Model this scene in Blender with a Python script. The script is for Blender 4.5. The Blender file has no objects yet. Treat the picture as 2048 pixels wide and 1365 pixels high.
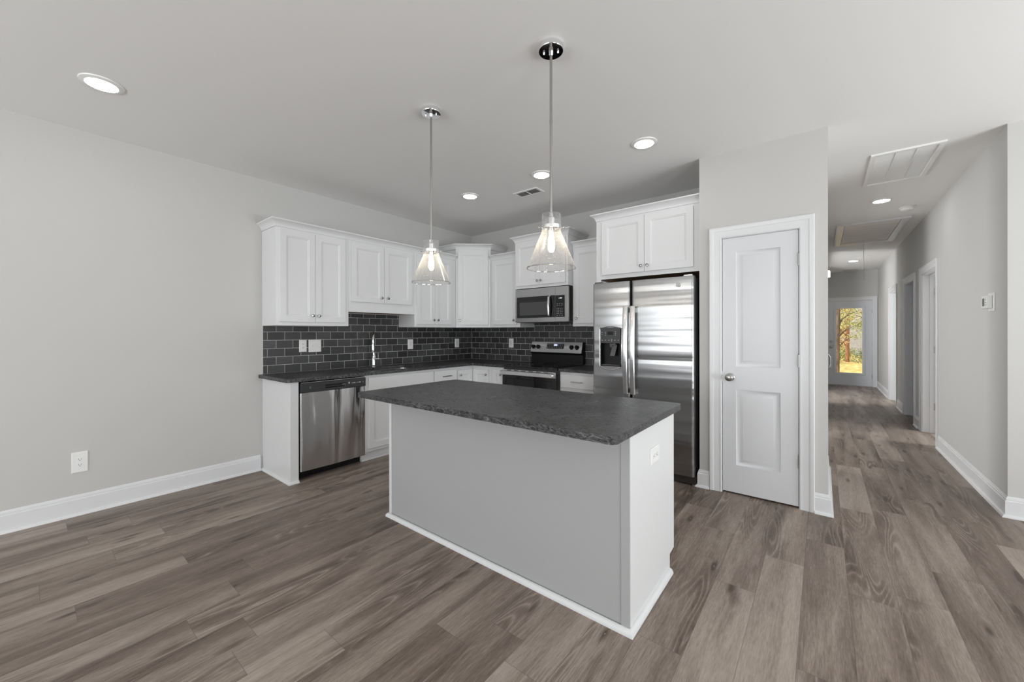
import bpy, bmesh, math, random
from mathutils import Vector, Matrix
random.seed(7)
PI = math.pi
SC = bpy.context.scene
COL = SC.collection

# ------------------------------------------------------------------ camera
H = 2.784                                   # ceiling height
CAMX, CAMY, CAMZ, YAW = 4.2106, -4.3110, 1.3134, 0.67103
FPX, PYX, ROLL, PITCH = 781.66, 665.65, -0.00164, -0.00083
cam = bpy.data.cameras.new('camera'); co = bpy.data.objects.new('camera', cam); COL.objects.link(co)
cam.sensor_width = 36; cam.sensor_fit = 'HORIZONTAL'; cam.lens = 36 * FPX / 2048
cam.shift_x = 0.0; cam.shift_y = (PYX - 682.5) / 2048
cam.clip_start = 0.02; cam.clip_end = 200
co.matrix_world = Matrix.Translation((CAMX, CAMY, CAMZ)) @ Matrix.Rotation(YAW, 4, 'Z') @ Matrix.Rotation(PI / 2 + PITCH, 4, 'X') @ Matrix.Rotation(ROLL, 4, 'Z')
SC.camera = co
# ------------------------------------------------------------------ world, exposure
SC.view_settings.view_transform = 'Standard'; SC.view_settings.look = 'None'
SC.view_settings.exposure = 0.14; SC.view_settings.gamma = 1.0; SC.view_settings.use_curve_mapping = False
SC.cycles.use_denoising = True
SC.cycles.max_bounces = 10; SC.cycles.diffuse_bounces = 6; SC.cycles.glossy_bounces = 5; SC.cycles.transparent_max_bounces = 24
SC.cycles.sample_clamp_indirect = 6
W = bpy.data.worlds.new('world'); SC.world = W; W.use_nodes = True
WN = W.node_tree.nodes; WN['Background'].inputs[0].default_value = (0.86, 0.90, 1.0, 1); WN['Background'].inputs[1].default_value = 0.9
sun = bpy.data.lights.new('sun', 'SUN'); so = bpy.data.objects.new('sun', sun); COL.objects.link(so)
sun.energy = 5.0; sun.angle = 0.02; sun.color = (1.0, 0.92, 0.78)
so.rotation_euler = Vector((0.62, 0.45, -0.8)).to_track_quat('-Z', 'Y').to_euler()
XR, YR = 7.8, -8.3                          # unseen right wall, unseen rear wall

def window_light(name, loc, target_dir, sx, sy, power, color=(0.965, 0.985, 1.0)):
    l = bpy.data.lights.new(name, 'AREA'); o = bpy.data.objects.new(name, l); COL.objects.link(o)
    l.shape = 'RECTANGLE'; l.size = sx; l.size_y = sy; l.energy = power; l.color = color
    o.location = loc; o.rotation_euler = Vector(target_dir).to_track_quat('-Z', 'Z').to_euler()
    return o
# daylight in unseen window openings and side rooms, plus two added hall fills
window_light('daylight_sliding_door', (XR + 0.10, -1.85, 1.15), (-1, 0, 1.0), 2.1, 2.1, 120)
window_light('daylight_right_window', (XR + 0.10, -5.2, 1.45), (-1, 0, .7), 2.0, 1.5, 110)
window_light('daylight_rear_window', (3.65, YR - 0.10, 1.40), (0, 1, .7), 2.1, 1.7, 84)
window_light('daylight_rear_window_b', (1.4, YR - 0.10, 1.40), (0, 1, .7), 1.8, 1.7, 74)
window_light('daylight_bedroom', (8.2, 2.6, 1.4), (-1, 0, 0), 1.4, 1.4, 110)
window_light('daylight_bathroom', (7.2, 5.7, 1.5), (-1, 0, 0), 0.8, 1.0, 50)
window_light('hall_fill_near', (1.2, 1.5, 1.6), (1, 0, -.45), 1.7, 1.6, 74)  # unseen fill added to brighten the near hallway
window_light('hall_fill_far', (2.6, 4.14, 1.7), (.45, 1, .25), 1.1, 1.6, 105)  # unseen fill added to bring light onto the hallway's end wall

# ------------------------------------------------------------------ materials
MATS = {}
def mat(name, col=(.8, .8, .8), rough=.5, metal=0.0, spec=.5, coat=0.0, emis=None, estr=0.0):
    if name in MATS: return MATS[name]
    m = bpy.data.materials.new(name); m.use_nodes = True
    b = m.node_tree.nodes['Principled BSDF']
    b.inputs['Base Color'].default_value = (*col, 1); b.inputs['Roughness'].default_value = rough
    b.inputs['Metallic'].default_value = metal; b.inputs['Specular IOR Level'].default_value = spec
    b.inputs['Coat Weight'].default_value = coat
    if emis: b.inputs['Emission Color'].default_value = (*emis, 1); b.inputs['Emission Strength'].default_value = estr
    MATS[name] = m; return m
class NT:
    def __init__(s, m): s.t = m.node_tree; s.n = s.t.nodes; s.b = s.n.get('Principled BSDF')
    def new(s, typ, **kw):
        n = s.n.new(typ)
        for k, v in kw.items():
            if k.startswith('i_'): n.inputs[int(k[2:]) if k[2:].isdigit() else k[2:].replace('_', ' ')].default_value = v
            else: setattr(n, k, v)
        return n
    def link(s, a, b): s.t.links.new(a, b)
    def math(s, op, a, b=None, c=None, clamp=False):
        n = s.n.new('ShaderNodeMath'); n.operation = op; n.use_clamp = clamp
        for k, v in enumerate((a, b, c)):
            if v is None: continue
            if isinstance(v, (int, float)): n.inputs[k].default_value = v
            else: s.link(v, n.inputs[k])
        return n.outputs[0]
    def ramp(s, fac, stops):
        n = s.n.new('ShaderNodeValToRGB'); e = n.color_ramp.elements
        while len(e) < len(stops): e.new(.5)
        for k, (p, c) in enumerate(stops):
            e[k].position = p; e[k].color = (*c, 1) if len(c) == 3 else c
        s.link(fac, n.inputs[0]); return n.outputs[0]
    def noise(s, vec, scale, detail=2, rough=.5, dist=0):
        n = s.n.new('ShaderNodeTexNoise'); n.inputs['Scale'].default_value = scale; n.inputs['Detail'].default_value = detail
        n.inputs['Roughness'].default_value = rough; n.inputs['Distortion'].default_value = dist
        if vec is not None: s.link(vec, n.inputs['Vector'])
        return n.outputs[0]
    def mapping(s, vec, scale=(1, 1, 1), loc=(0, 0, 0), rot=(0, 0, 0)):
        n = s.n.new('ShaderNodeMapping'); s.link(vec, n.inputs[0])
        n.inputs['Scale'].default_value = scale; n.inputs['Location'].default_value = loc; n.inputs['Rotation'].default_value = rot
        return n.outputs[0]
    def geo(s): return s.n.new('ShaderNodeNewGeometry').outputs['Position']
    def bump(s, h, strength=.2, dist=.01):
        n = s.n.new('ShaderNodeBump'); n.inputs['Strength'].default_value = strength; n.inputs['Distance'].default_value = dist
        s.link(h, n.inputs['Height']); s.link(n.outputs[0], s.b.inputs['Normal']); return n
    def mixc(s, fac, a, b, mode='MIX'):
        n = s.n.new('ShaderNodeMix'); n.data_type = 'RGBA'; n.blend_type = mode
        for k, v in ((0, fac), (6, a), (7, b)):
            if isinstance(v, (int, float)): n.inputs[k].default_value = v
            elif isinstance(v, tuple): n.inputs[k].default_value = (*v, 1)
            else: s.link(v, n.inputs[k])
        return n.outputs[2]

M_WALL = mat('wall_paint_warm_grey', (.545, .54, .528), .75, spec=.25)
t = NT(M_WALL); t.bump(t.noise(t.geo(), 260, 2), .05, .002)
M_CEIL = mat('ceiling_paint_white', (.80, .795, .785), .85, spec=.2)
M_TRIM = mat('trim_paint_white', (.70, .705, .715), .32, spec=.45)
M_CAB = mat('cabinet_paint_white', (.705, .708, .714), .34, spec=.45)
M_DOOR = mat('door_paint_white', (.66, .668, .685), .38, spec=.45)
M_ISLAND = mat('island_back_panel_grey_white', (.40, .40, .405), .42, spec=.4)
M_PLATE = mat('white_plastic', (.80, .80, .79), .3)
M_SLOT = mat('socket_slot_dark', (.05, .05, .05), .6)
M_CHROME = mat('chrome', (.86, .86, .87), .06, 1.0)
M_KNOB = mat('dark_polished_nickel', (.42, .42, .43), .10, 1.0)
M_NICKEL = mat('satin_nickel', (.45, .44, .43), .28, 1.0)
M_BLACK = mat('black_plastic', (.009, .009, .010), .38, spec=.25)
M_BGLASS = mat('black_glass', (.008, .008, .009), .05, spec=.42)
M_CTRL = mat('charcoal_control_panel', (.035, .036, .038), .3)
M_DGREY = mat('dark_grey_plastic', (.11, .11, .115), .4)
M_GROUT = mat('grout_light_grey', (.60, .60, .59), .8)
M_WOOD = mat('raw_wood_underside', (.20, .115, .06), .7)
t = NT(M_WOOD); t.link(t.ramp(t.noise(t.mapping(t.geo(), (3, 40, 40)), 2, 4), [(.3, (.22, .12, .065)), (.7, (.46, .28, .155))]), t.b.inputs[0])
M_LENS = mat('lit_lens', (1, 1, 1), .5, emis=(1, .99, .97), estr=34.0)
M_BULB = mat('lit_bulb', (1, .9, .75), .4, emis=(1, .83, .58), estr=45.0)
M_DISP = mat('lit_display_blue', (.02, .02, .05), .3, emis=(.42, .47, 1.0), estr=1.6)
M_DISPW = mat('lit_display_white', (.3, .3, .3), .3, emis=(.9, .95, 1.0), estr=1.0)
M_MARK = mat('printed_grey_marking', (.42, .42, .42), .5)
M_GRILLE = mat('grille_dark', (.10, .10, .10), .7)
M_TILEF = mat('bathroom_floor_tile', (.62, .62, .63), .3)
M_EXT = mat('door_paint_pale_grey', (.68, .70, .735), .4)

def steel(name, rot, wave=None, base=.60, rough=.26, wb=.3, wd=.03):
    m = mat(name, (base, base, base * 1.005), rough, 1.0); t = NT(m)
    t.b.inputs['Anisotropic'].default_value = .85; t.b.inputs['Anisotropic Rotation'].default_value = rot
    tg = t.new('ShaderNodeTangent', direction_type='RADIAL', axis='Z'); t.link(tg.outputs[0], t.b.inputs['Tangent'])
    if wave:
        h = t.noise(t.mapping(t.geo(), wave), 1.0, 1.5, .5, .2); t.bump(h, wb, wd)
    return m
M_STEEL_H = steel('brushed_steel_refrigerator', 0.0, (.22, .22, 7.0), .335, .26, .45)
M_STEEL_V = steel('brushed_steel_dishwasher', .25, (4.2, 4.2, .55), .70, .17, .9, .085)
M_STEEL_A = steel('brushed_steel_appliance', .25, None, .50, .28)
M_STEEL_R = steel('brushed_steel_bar', .0, None, .62, .24)
M_SINK = mat('sink_steel', (.55, .55, .56), .3, 1.0)

# granite: leathered black with pale flecks
M_GRAN = mat('black_leathered_granite', (.04, .04, .04), .34, spec=.5); t = NT(M_GRAN)
g = t.geo()
n1 = t.noise(t.mapping(g, (.9, 2.4, 1.8)), 34, 4, .62, 1.6); n2 = t.noise(g, 5, 4, .6, .8); n3 = t.noise(t.mapping(g, (.9, 2.2, 1.6)), 70, 2, .5, .5)
c1 = t.ramp(n1, [(.38, (.012, .012, .013)), (.50, (.036, .036, .037)), (.57, (.080, .080, .082)), (.67, (.17, .17, .174))])
c2 = t.ramp(n2, [(.35, (.55, .55, .55)), (.7, (1.35, 1.35, 1.35))])
t.link(t.mixc(1.0, c1, c2, 'MULTIPLY'), t.b.inputs[0])
t.link(t.math('MULTIPLY_ADD', n1, .5, .07), t.b.inputs['Roughness'])
t.bump(t.math('ADD', t.math('MULTIPLY', n1, .6), t.math('MULTIPLY', n3, .6)), 0.5, .007)
# slate tile with one tone per tile
M_SLATE = mat('charcoal_slate_tile', (.05, .05, .05), .42, spec=.4); t = NT(M_SLATE)
at = t.new('ShaderNodeAttribute', attribute_name='tone'); g = t.geo()
ns = t.noise(t.mapping(g, (2, 2, 5)), 9, 5, .6, .6)
v = t.math('MULTIPLY', t.math('MULTIPLY_ADD', at.outputs['Fac'], .040, .028), t.math('MULTIPLY_ADD', ns, .9, .55))
cc = t.new('ShaderNodeCombineColor'); [t.link(v, cc.inputs[k]) for k in range(3)]
t.link(cc.outputs[0], t.b.inputs[0]); t.bump(ns, .25, .006)
# floor planks (uv in metres across and along each plank, 'tone' random per plank)
M_FLOOR = mat('grey_brown_oak_plank', (.2, .18, .16), .42, spec=.35); t = NT(M_FLOOR)
uv = t.new('ShaderNodeUVMap', uv_map='plank'); sp = t.new('ShaderNodeSeparateXYZ'); t.link(uv.outputs[0], sp.inputs[0])
at = t.new('ShaderNodeAttribute', attribute_name='tone'); tone = at.outputs['Fac']
cb = t.new('ShaderNodeCombineXYZ'); t.link(sp.outputs[0], cb.inputs[0]); t.link(sp.outputs[1], cb.inputs[1]); t.link(t.math('MULTIPLY', tone, 37.0), cb.inputs[2])
pv = cb.outputs[0]
broad = t.noise(t.mapping(pv, (5.5, .6, 1)), 1.6, 3, .5, .5)
warp = t.noise(t.mapping(pv, (4.6, .55, 1)), 1.5, 1, .45, .25)
ring = t.math('PINGPONG', t.math('MULTIPLY', warp, 34.0), 1.0)                 # cathedral figure: thin pale lines on darker heartwood
ring = t.math('POWER', ring, 2.5)
msk = t.math('MULTIPLY', t.math('SUBTRACT', t.noise(t.mapping(pv, (6.0, .7, 1), loc=(3.1, 1.7, 0)), 1.4, 1, .4), .50, clamp=True), 6.0, clamp=True)
fine = t.noise(t.mapping(pv, (150, 11.0, 1)), 1.0, 3, .6)
pore = t.noise(t.mapping(pv, (330, 28, 1)), 1.0, 2, .5)
vo = t.new('ShaderNodeTexVoronoi', feature='F1'); vo.inputs['Scale'].default_value = 1.0; vo.inputs['Randomness'].default_value = 1.0
t.link(t.mapping(pv, (9.5, 2.2, 1)), vo.inputs['Vector'])
knot = t.math('SUBTRACT', 1.0, t.math('MULTIPLY', vo.outputs['Distance'], 4.6), clamp=True)
sepc = t.new('ShaderNodeSeparateColor'); t.link(vo.outputs['Color'], sepc.inputs[0])
knot = t.math('MULTIPLY', t.math('POWER', knot, 1.6), t.math('GREATER_THAN', sepc.outputs[0], .40))
val = t.math('MULTIPLY_ADD', broad, .80, .07)
val = t.math('ADD', val, t.math('MULTIPLY_ADD', tone, .17, -.085))
val = t.math('ADD', val, t.math('MULTIPLY', msk, t.math('MULTIPLY_ADD', ring, .30, -.24)))
val = t.math('ADD', val, t.math('MULTIPLY_ADD', fine, .42, -.21))
val = t.math('ADD', val, t.math('MULTIPLY_ADD', pore, .34, -.17))
val = t.math('SUBTRACT', val, t.math('MULTIPLY', knot, .62))
val = t.math('ADD', val, t.math('MULTIPLY', t.math('GREATER_THAN', knot, .86), .75))
colr = t.ramp(val, [(.08, (.080, .057, .043)), (.38, (.200, .157, .128)), (.60, (.322, .266, .224)), (.90, (.465, .402, .350))])
ex = t.math('MINIMUM', sp.outputs[0], t.math('SUBTRACT', .183, sp.outputs[0])); ey = t.math('MINIMUM', sp.outputs[1], t.math('SUBTRACT', 1.22, sp.outputs[1]))
edge = t.math('LESS_THAN', t.math('MINIMUM', ex, ey), .0011)
t.link(t.mixc(t.math('MULTIPLY', edge, .55), colr, (.09, .07, .06)), t.b.inputs[0])
t.link(t.math('MULTIPLY_ADD', fine, .18, .36), t.b.inputs['Roughness']); t.bump(fine, .12, .002)

def glassmat(name, tint, gloss, bumpscale=None, speck=0.0):
    m = bpy.data.materials.new(name); m.use_nodes = True; MATS[name] = m
    t = NT(m); t.n.remove(t.b); out = t.n['Material Output']
    tr = t.new('ShaderNodeBsdfTransparent'); tr.inputs[0].default_value = (*tint, 1)
    gl = t.new('ShaderNodeBsdfGlossy'); gl.inputs['Roughness'].default_value = .03
    lw = t.new('ShaderNodeLayerWeight'); lw.inputs[0].default_value = .25
    f = t.math('MULTIPLY_ADD', lw.outputs['Facing'], .45, gloss, clamp=True)
    if bumpscale:
        tc = t.new('ShaderNodeTexCoord')
        v = t.new('ShaderNodeTexVoronoi', feature='F1'); v.inputs['Scale'].default_value = bumpscale; t.link(tc.outputs['Object'], v.inputs['Vector'])
        sc = t.new('ShaderNodeSeparateColor'); t.link(v.outputs['Color'], sc.inputs[0])
        rad = t.math('MULTIPLY_ADD', sc.outputs[1], .16, .09)
        bub = t.math('SUBTRACT', 1.0, t.math('DIVIDE', v.outputs['Distance'], rad), clamp=True)
        bub = t.math('MULTIPLY', bub, t.math('GREATER_THAN', sc.outputs[0], .25))
        bp = t.new('ShaderNodeBump'); bp.inputs['Strength'].default_value = .8; bp.inputs['Distance'].default_value = .004
        t.link(bub, bp.inputs['Height']); t.link(bp.outputs[0], gl.inputs['Normal'])
        f = t.math('ADD', f, t.math('MULTIPLY', t.math('GREATER_THAN', bub, .02), speck), clamp=True)
        df = t.new('ShaderNodeBsdfTranslucent'); df.inputs[0].default_value = (.95, .95, .95, 1)
        d2 = t.new('ShaderNodeBsdfDiffuse'); d2.inputs[0].default_value = (.9, .9, .9, 1)
        ds = t.new('ShaderNodeAddShader'); 
        ms = t.new('ShaderNodeMixShader'); ms.inputs[0].default_value = .5; t.link(df.outputs[0], ms.inputs[1]); t.link(d2.outputs[0], ms.inputs[2])
        m2 = t.new('ShaderNodeMixShader'); m2.inputs[0].default_value = .40; t.link(gl.outputs[0], m2.inputs[1]); t.link(ms.outputs[0], m2.inputs[2])
        t.n.remove(ds); glo = m2.outputs[0]
    else: glo = gl.outputs[0]
    mx = t.new('ShaderNodeMixShader'); t.link(f, mx.inputs[0]); t.link(tr.outputs[0], mx.inputs[1]); t.link(glo, mx.inputs[2])
    t.link(mx.outputs[0], out.inputs[0]); return m
M_PANE = glassmat('window_glass', (.97, .98, .98), .03)
M_SEED = glassmat('seeded_clear_glass', (.95, .95, .95), .05, 100, .55)
M_RIM = glassmat('glass_rim', (.96, .96, .96), .38)

# ------------------------------------------------------------------ mesh builder
class B:
    def __init__(s): s.v = []; s.f = []; s.tone = []; s.uv = {}
    def face(s, pts, tone=0.0):
        i = len(s.v); s.v += [tuple(p) for p in pts]; s.f.append(tuple(range(i, i + len(pts)))); s.tone.append(tone); return s
    def box(s, x0, x1, y0, y1, z0, z1, tone=0.0):
        i = len(s.v); s.v += [(x, y, z) for x in (x0, x1) for y in (y0, y1) for z in (z0, z1)]
        for q in ((0, 1, 3, 2), (4, 6, 7, 5), (0, 4, 5, 1), (2, 3, 7, 6), (0, 2, 6, 4), (1, 5, 7, 3)):
            s.f.append(tuple(i + k for k in q)); s.tone.append(tone)
        return s
    def mbox(s, M, a0, a1, d0, d1, z0, z1, tone=0.0):
        i = len(s.v); s.v += [M(a, d, z) for a in (a0, a1) for d in (d0, d1) for z in (z0, z1)]
        for q in ((0, 1, 3, 2), (4, 6, 7, 5), (0, 4, 5, 1), (2, 3, 7, 6), (0, 2, 6, 4), (1, 5, 7, 3)):
            s.f.append(tuple(i + k for k in q)); s.tone.append(tone)
        return s
    def rings(s, rs, closed=True, caps=True):
        i = len(s.v); n = len(rs[0])
        for r in rs: s.v += [tuple(p) for p in r]
        for k in range(len(rs) - 1):
            for j in range(n if closed else n - 1):
                j2 = (j + 1) % n
                s.f.append((i + k * n + j, i + k * n + j2, i + (k + 1) * n + j2, i + (k + 1) * n + j)); s.tone.append(0)
        if caps:
            s.f.append(tuple(i + j for j in range(n))); s.tone.append(0)
            e = i + (len(rs) - 1) * n; s.f.append(tuple(e + j for j in range(n))); s.tone.append(0)
        return s
    def lathe(s, F, prof, n=24, caps=True):           # F(a,b,h) -> point; prof (r,h)
        rs = [[F(r * math.cos(2 * PI * j / n), r * math.sin(2 * PI * j / n), h) for j in range(n)] for r, h in prof]
        return s.rings(rs, True, caps)
    def tube(s, pts, r, n=12):
        pts = [Vector(p) for p in pts]; rs = []; ref = None
        for k, p in enumerate(pts):
            d = (pts[min(k + 1, len(pts) - 1)] - pts[max(k - 1, 0)]).normalized()
            if ref is None: ref = d.orthogonal().normalized()
            ref = (ref - d * ref.dot(d)).normalized(); q = d.cross(ref)
            rr = r[k] if isinstance(r, (list, tuple)) else r
            rs.append([p + ref * (rr * math.cos(2 * PI * j / n)) + q * (rr * math.sin(2 * PI * j / n)) for j in range(n)])
        return s.rings(rs)
    def prism(s, poly, h0, h1, F):                    # F(a,b,h)
        return s.rings([[F(a, b, h0) for a, b in poly], [F(a, b, h1) for a, b in poly]])
    def sweep(s, path, prof, F, closed=False):        # prof (offset to the right of the path, height)
        n = len(path); P = [Vector(p) for p in path]; rs = []
        def nrm(a, b): d = (b - a).normalized(); return Vector((d.y, -d.x))
        for k in range(n):
            if closed: n1, n2 = nrm(P[k - 1], P[k]), nrm(P[k], P[(k + 1) % n])
            else:
                n1 = nrm(P[max(k - 1, 0)], P[max(k, 1)]); n2 = nrm(P[min(k, n - 2)], P[min(k + 1, n - 1)])
            m = (n1 + n2) / (1 + n1.dot(n2))
            rs.append([F(P[k].x + m.x * o, P[k].y + m.y * o, h) for o, h in prof])
        if closed: rs.append(rs[0])
        return s.rings(rs, True, not closed)
    def panel_slab(s, M, a0, a1, z0, z1, d0, d1, panels, ring, fill=True):
        """slab with back at d0 and front at d1; each panel (a0,a1,z0,z1) is set back by ring [(inset, depth)]"""
        A = sorted({a0, a1, *[p[0] for p in panels], *[p[1] for p in panels]}); Z = sorted({z0, z1, *[p[2] for p in panels], *[p[3] for p in panels]})
        inp = lambda a, z: any(p[0] < a < p[1] and p[2] < z < p[3] for p in panels)
        for i in range(len(A) - 1):
            for j in range(len(Z) - 1):
                if not inp((A[i] + A[i + 1]) / 2, (Z[j] + Z[j + 1]) / 2):
                    s.face([M(A[i], d1, Z[j]), M(A[i + 1], d1, Z[j]), M(A[i + 1], d1, Z[j + 1]), M(A[i], d1, Z[j + 1])])
                    if not fill: s.face([M(A[i], d0, Z[j]), M(A[i], d0, Z[j + 1]), M(A[i + 1], d0, Z[j + 1]), M(A[i + 1], d0, Z[j])])
        for i in range(len(A) - 1):
            for zz in (z0, z1): s.face([M(A[i], d0, zz), M(A[i + 1], d0, zz), M(A[i + 1], d1, zz), M(A[i], d1, zz)])
        for j in range(len(Z) - 1):
            for aa in (a0, a1): s.face([M(aa, d0, Z[j]), M(aa, d0, Z[j + 1]), M(aa, d1, Z[j + 1]), M(aa, d1, Z[j])])
        if fill: s.face([M(a0, d0, z0), M(a1, d0, z0), M(a1, d0, z1), M(a0, d0, z1)])
        for p in panels:
            rs = [[M(p[0] + i, d1 - e, p[2] + i), M(p[1] - i, d1 - e, p[2] + i), M(p[1] - i, d1 - e, p[3] - i), M(p[0] + i, d1 - e, p[3] - i)] for i, e in [(0, 0)] + ring]
            k = len(s.v)
            s.rings(rs, True, False)
            if fill: s.face(rs[-1])
        return s
def finish(name, b, m, parent, bevel, smooth, off):
    me = bpy.data.meshes.new(name)
    vs = [(x - off[0], y - off[1], z - off[2]) for x, y, z in b.v]
    me.from_pydata(vs, [], b.f)
    if any(b.tone):
        a = me.attributes.new('tone', 'FLOAT', 'FACE'); a.data.foreach_set('value', b.tone)
    if b.uv:
        l = me.uv_layers.new(name='plank')
        for p in me.polygons:
            for li, c in zip(p.loop_indices, b.uv[p.index]): l.data[li].uv = c
    bm = bmesh.new(); bm.from_mesh(me)
    if not b.uv: bmesh.ops.remove_doubles(bm, verts=bm.verts, dist=2e-5)
    bmesh.ops.recalc_face_normals(bm, faces=bm.faces)
    bm.to_mesh(me); bm.free()
    me.materials.append(m)
    o = bpy.data.objects.new(name, me); COL.objects.link(o)
    if parent: o.parent = parent
    if smooth:
        me.shade_smooth(); me.set_sharp_from_angle(angle=math.radians(34))
    if bevel:
        md = o.modifiers.new('bevel', 'BEVEL'); md.width = bevel; md.segments = 2; md.limit_method = 'ANGLE'; md.angle_limit = math.radians(40)
    return o
ROOT = {}
def rootloc(p):
    while p is not None and p.parent is not None: p = p.parent
    return p.location if p is not None else (0, 0, 0)
def part(name, b, m, parent, bevel=0, smooth=True, label=None, stuff=False):
    o = finish(name, b, m, parent, bevel, smooth, rootloc(parent))
    if label: o['label'] = label
    if stuff: o['kind'] = 'stuff'
    return o
def thing(name, label, cat, loc=(0, 0, 0), group=None):
    o = bpy.data.objects.new(name, None); COL.objects.link(o); o.location = loc; o.empty_display_size = .05
    o['label'] = label; o['category'] = cat
    if group: o['group'] = group
    return o
def solo(name, b, m, label, cat, group=None, bevel=0, smooth=True):
    o = finish(name, b, m, None, bevel, smooth, (0, 0, 0)); o['label'] = label; o['category'] = cat
    if group: o['group'] = group
    return o
def struct(name, b, m, parent=None, bevel=0, smooth=True):
    o = finish(name, b, m, parent, bevel, smooth, rootloc(parent))
    if parent is None: o['kind'] = 'structure'
    return o
def sroot(name, loc):
    o = bpy.data.objects.new(name, None); COL.objects.link(o); o.location = loc; o['kind'] = 'structure'; return o
def dup(root, loc, label=None, group=None):
    r = root.copy(); COL.objects.link(r); r.location = loc
    if label: r['label'] = label
    if group: r['group'] = group
    for ch in list(root.children):
        c = ch.copy(); COL.objects.link(c); c.parent = r
        for gch in list(ch.children):
            d = gch.copy(); COL.objects.link(d); d.parent = c
    return r
XYZ = lambda a, b, h: (a, b, h)
ML = lambda s, d, z: (d, s, z)                    # left wall: along y, out of the wall, up
MB = lambda s, d, z: (s, -d, z)                   # back wall
YP = -0.719; MP = lambda s, d, z: (s, YP - d, z)  # pantry front
XH = 5.237; MH = lambda s, d, z: (XH - d, s, z)   # hall right wall
YE = 8.25; ME = lambda s, d, z: (s, YE - d, z)    # hall end wall
XP0, XP1, YH = 3.393, 4.243, 0.034

def cells(b, M, A, Z, holes, d0, d1):
    """wall slab with rectangular holes, from d0 (hidden face) to d1 (room face)"""
    A = sorted(set(A) | {h[0] for h in holes} | {h[1] for h in holes}); Z = sorted(set(Z) | {h[2] for h in holes} | {h[3] for h in holes})
    solid = lambda i, j: 0 <= i < len(A) - 1 and 0 <= j < len(Z) - 1 and not any(h[0] < (A[i] + A[i + 1]) / 2 < h[1] and h[2] < (Z[j] + Z[j + 1]) / 2 < h[3] for h in holes)
    for i in range(len(A) - 1):
        for j in range(len(Z) - 1):
            if not solid(i, j): continue
            for d in (d0, d1): b.face([M(A[i], d, Z[j]), M(A[i + 1], d, Z[j]), M(A[i + 1], d, Z[j + 1]), M(A[i], d, Z[j + 1])])
            if not solid(i - 1, j): b.face([M(A[i], d, z) for d, z in ((d0, Z[j]), (d1, Z[j]), (d1, Z[j + 1]), (d0, Z[j + 1]))])
            if not solid(i + 1, j): b.face([M(A[i + 1], d, z) for d, z in ((d0, Z[j]), (d1, Z[j]), (d1, Z[j + 1]), (d0, Z[j + 1]))])
            if not solid(i, j - 1): b.face([M(a, d, Z[j]) for a, d in ((A[i], d0), (A[i + 1], d0), (A[i + 1], d1), (A[i], d1))])
            if not solid(i, j + 1): b.face([M(a, d, Z[j + 1]) for a, d in ((A[i], d0), (A[i + 1], d0), (A[i + 1], d1), (A[i], d1))])
    return b

# ------------------------------------------------------------------ floor
def make_floor():
    b = B(); w, L, x0 = .183, 1.22, .104
    known = {1: -3.83, 2: -4.045, 3: -3.72, 4: -3.967, 5: -4.251, 6: -3.715, 7: -4.149, 20: -2.015, 22: -1.208, 23: -1.725, 25: -1.21, 26: -.23}
    k = -1
    while x0 + k * w < XR + .1:
        xa = x0 + k * w; off = known.get(k, random.uniform(-L, 0)); ys = off - L * math.ceil((off - (YR - .1)) / L)
        while ys < YE + .1:
            xa2, xb2 = max(xa, -.1), min(xa + w, XR + .1); ya, yb = max(ys, YR - .1), min(ys + L, YE + .1)
            if ya > .2: xb2 = min(xb2, 5.30)
            if xb2 - xa2 > .001:
                b.uv[len(b.f)] = [(xa2 - xa, ya - ys), (xb2 - xa, ya - ys), (xb2 - xa, yb - ys), (xa2 - xa, yb - ys)]
                b.face([(xa2, ya, 0), (xb2, ya, 0), (xb2, yb, 0), (xa2, yb, 0)], random.uniform(.02, 1))
            ys += L
        k += 1
    return struct('floor', b, M_FLOOR, smooth=False)
make_floor()
bt = B().box(5.30, 9.0, 4.62, YE, -.12, -.001); struct('floor_bathroom', bt, M_TILEF)
bt = B().box(5.30, 9.0, .1, 4.62, -.12, -.001); struct('floor_bedroom', bt, mat('bedroom_carpet_grey', (.33, .29, .26), .9))
struct('ceiling', B().box(-.15, 9.0, YR - .15, YE + .15, H, H + .12), M_CEIL)

# ------------------------------------------------------------------ walls
struct('wall_left', B().box(-.15, 0, YR, .15, -.1, H), M_WALL)
struct('wall_back', B().box(0, XP1 + .0, 0, .15, -.1, H), M_WALL)
b = B(); cells(b, MP, [XP0, XP1], [0, H], [(3.552, 4.088, -.01, 2.09)], -.11, 0)
b.box(XP0, XP0 + .1, YP + .11, 0, 0, H); b.box(XP1 - .1, XP1, YP + .11, 0, 0, H)
struct('wall_pantry', b, M_WALL)
DDI = (.55, 2.45, -.01, 2.6); DL = (2.95, 3.80, 0.0, 2.06); DFO = (4.9, 6.9, -.01, 2.68)  # first and last are unseen openings added to let fill light into the hall
b = B(); cells(b, lambda s, d, z: (XP1 - .12 + d, s, z), [.15, YE], [0, H], [DL, DFO, DDI], 0, .12); struct('wall_hall_left', b, M_WALL)
D1, D2, D3 = (2.21, 3.05, -.01, 2.07), (3.60, 4.39, -.01, 2.07), (5.29, 6.12, -.01, 2.07)
b = B(); cells(b, MH, [YH, YE], [0, H], [D1, D2, D3], -.12, 0)
struct('wall_hall_right', b, M_WALL)
struct('wall_front_right', B().box(XH + .12, XR, YH, YH + .12, 0, H), M_WALL)
DE = (4.285, 5.15, -.01, 2.08)
b = B(); cells(b, ME, [XP1 - .12, XH + .12], [0, H], [DE], -.14, 0); struct('wall_hall_end', b, M_WALL)
W1, W2, W3, W4 = (-2.9, -.8, .1, 2.2), (-6.2, -4.2, .7, 2.2), (2.6, 4.7, .55, 2.25), (.5, 2.3, .55, 2.25)
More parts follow.
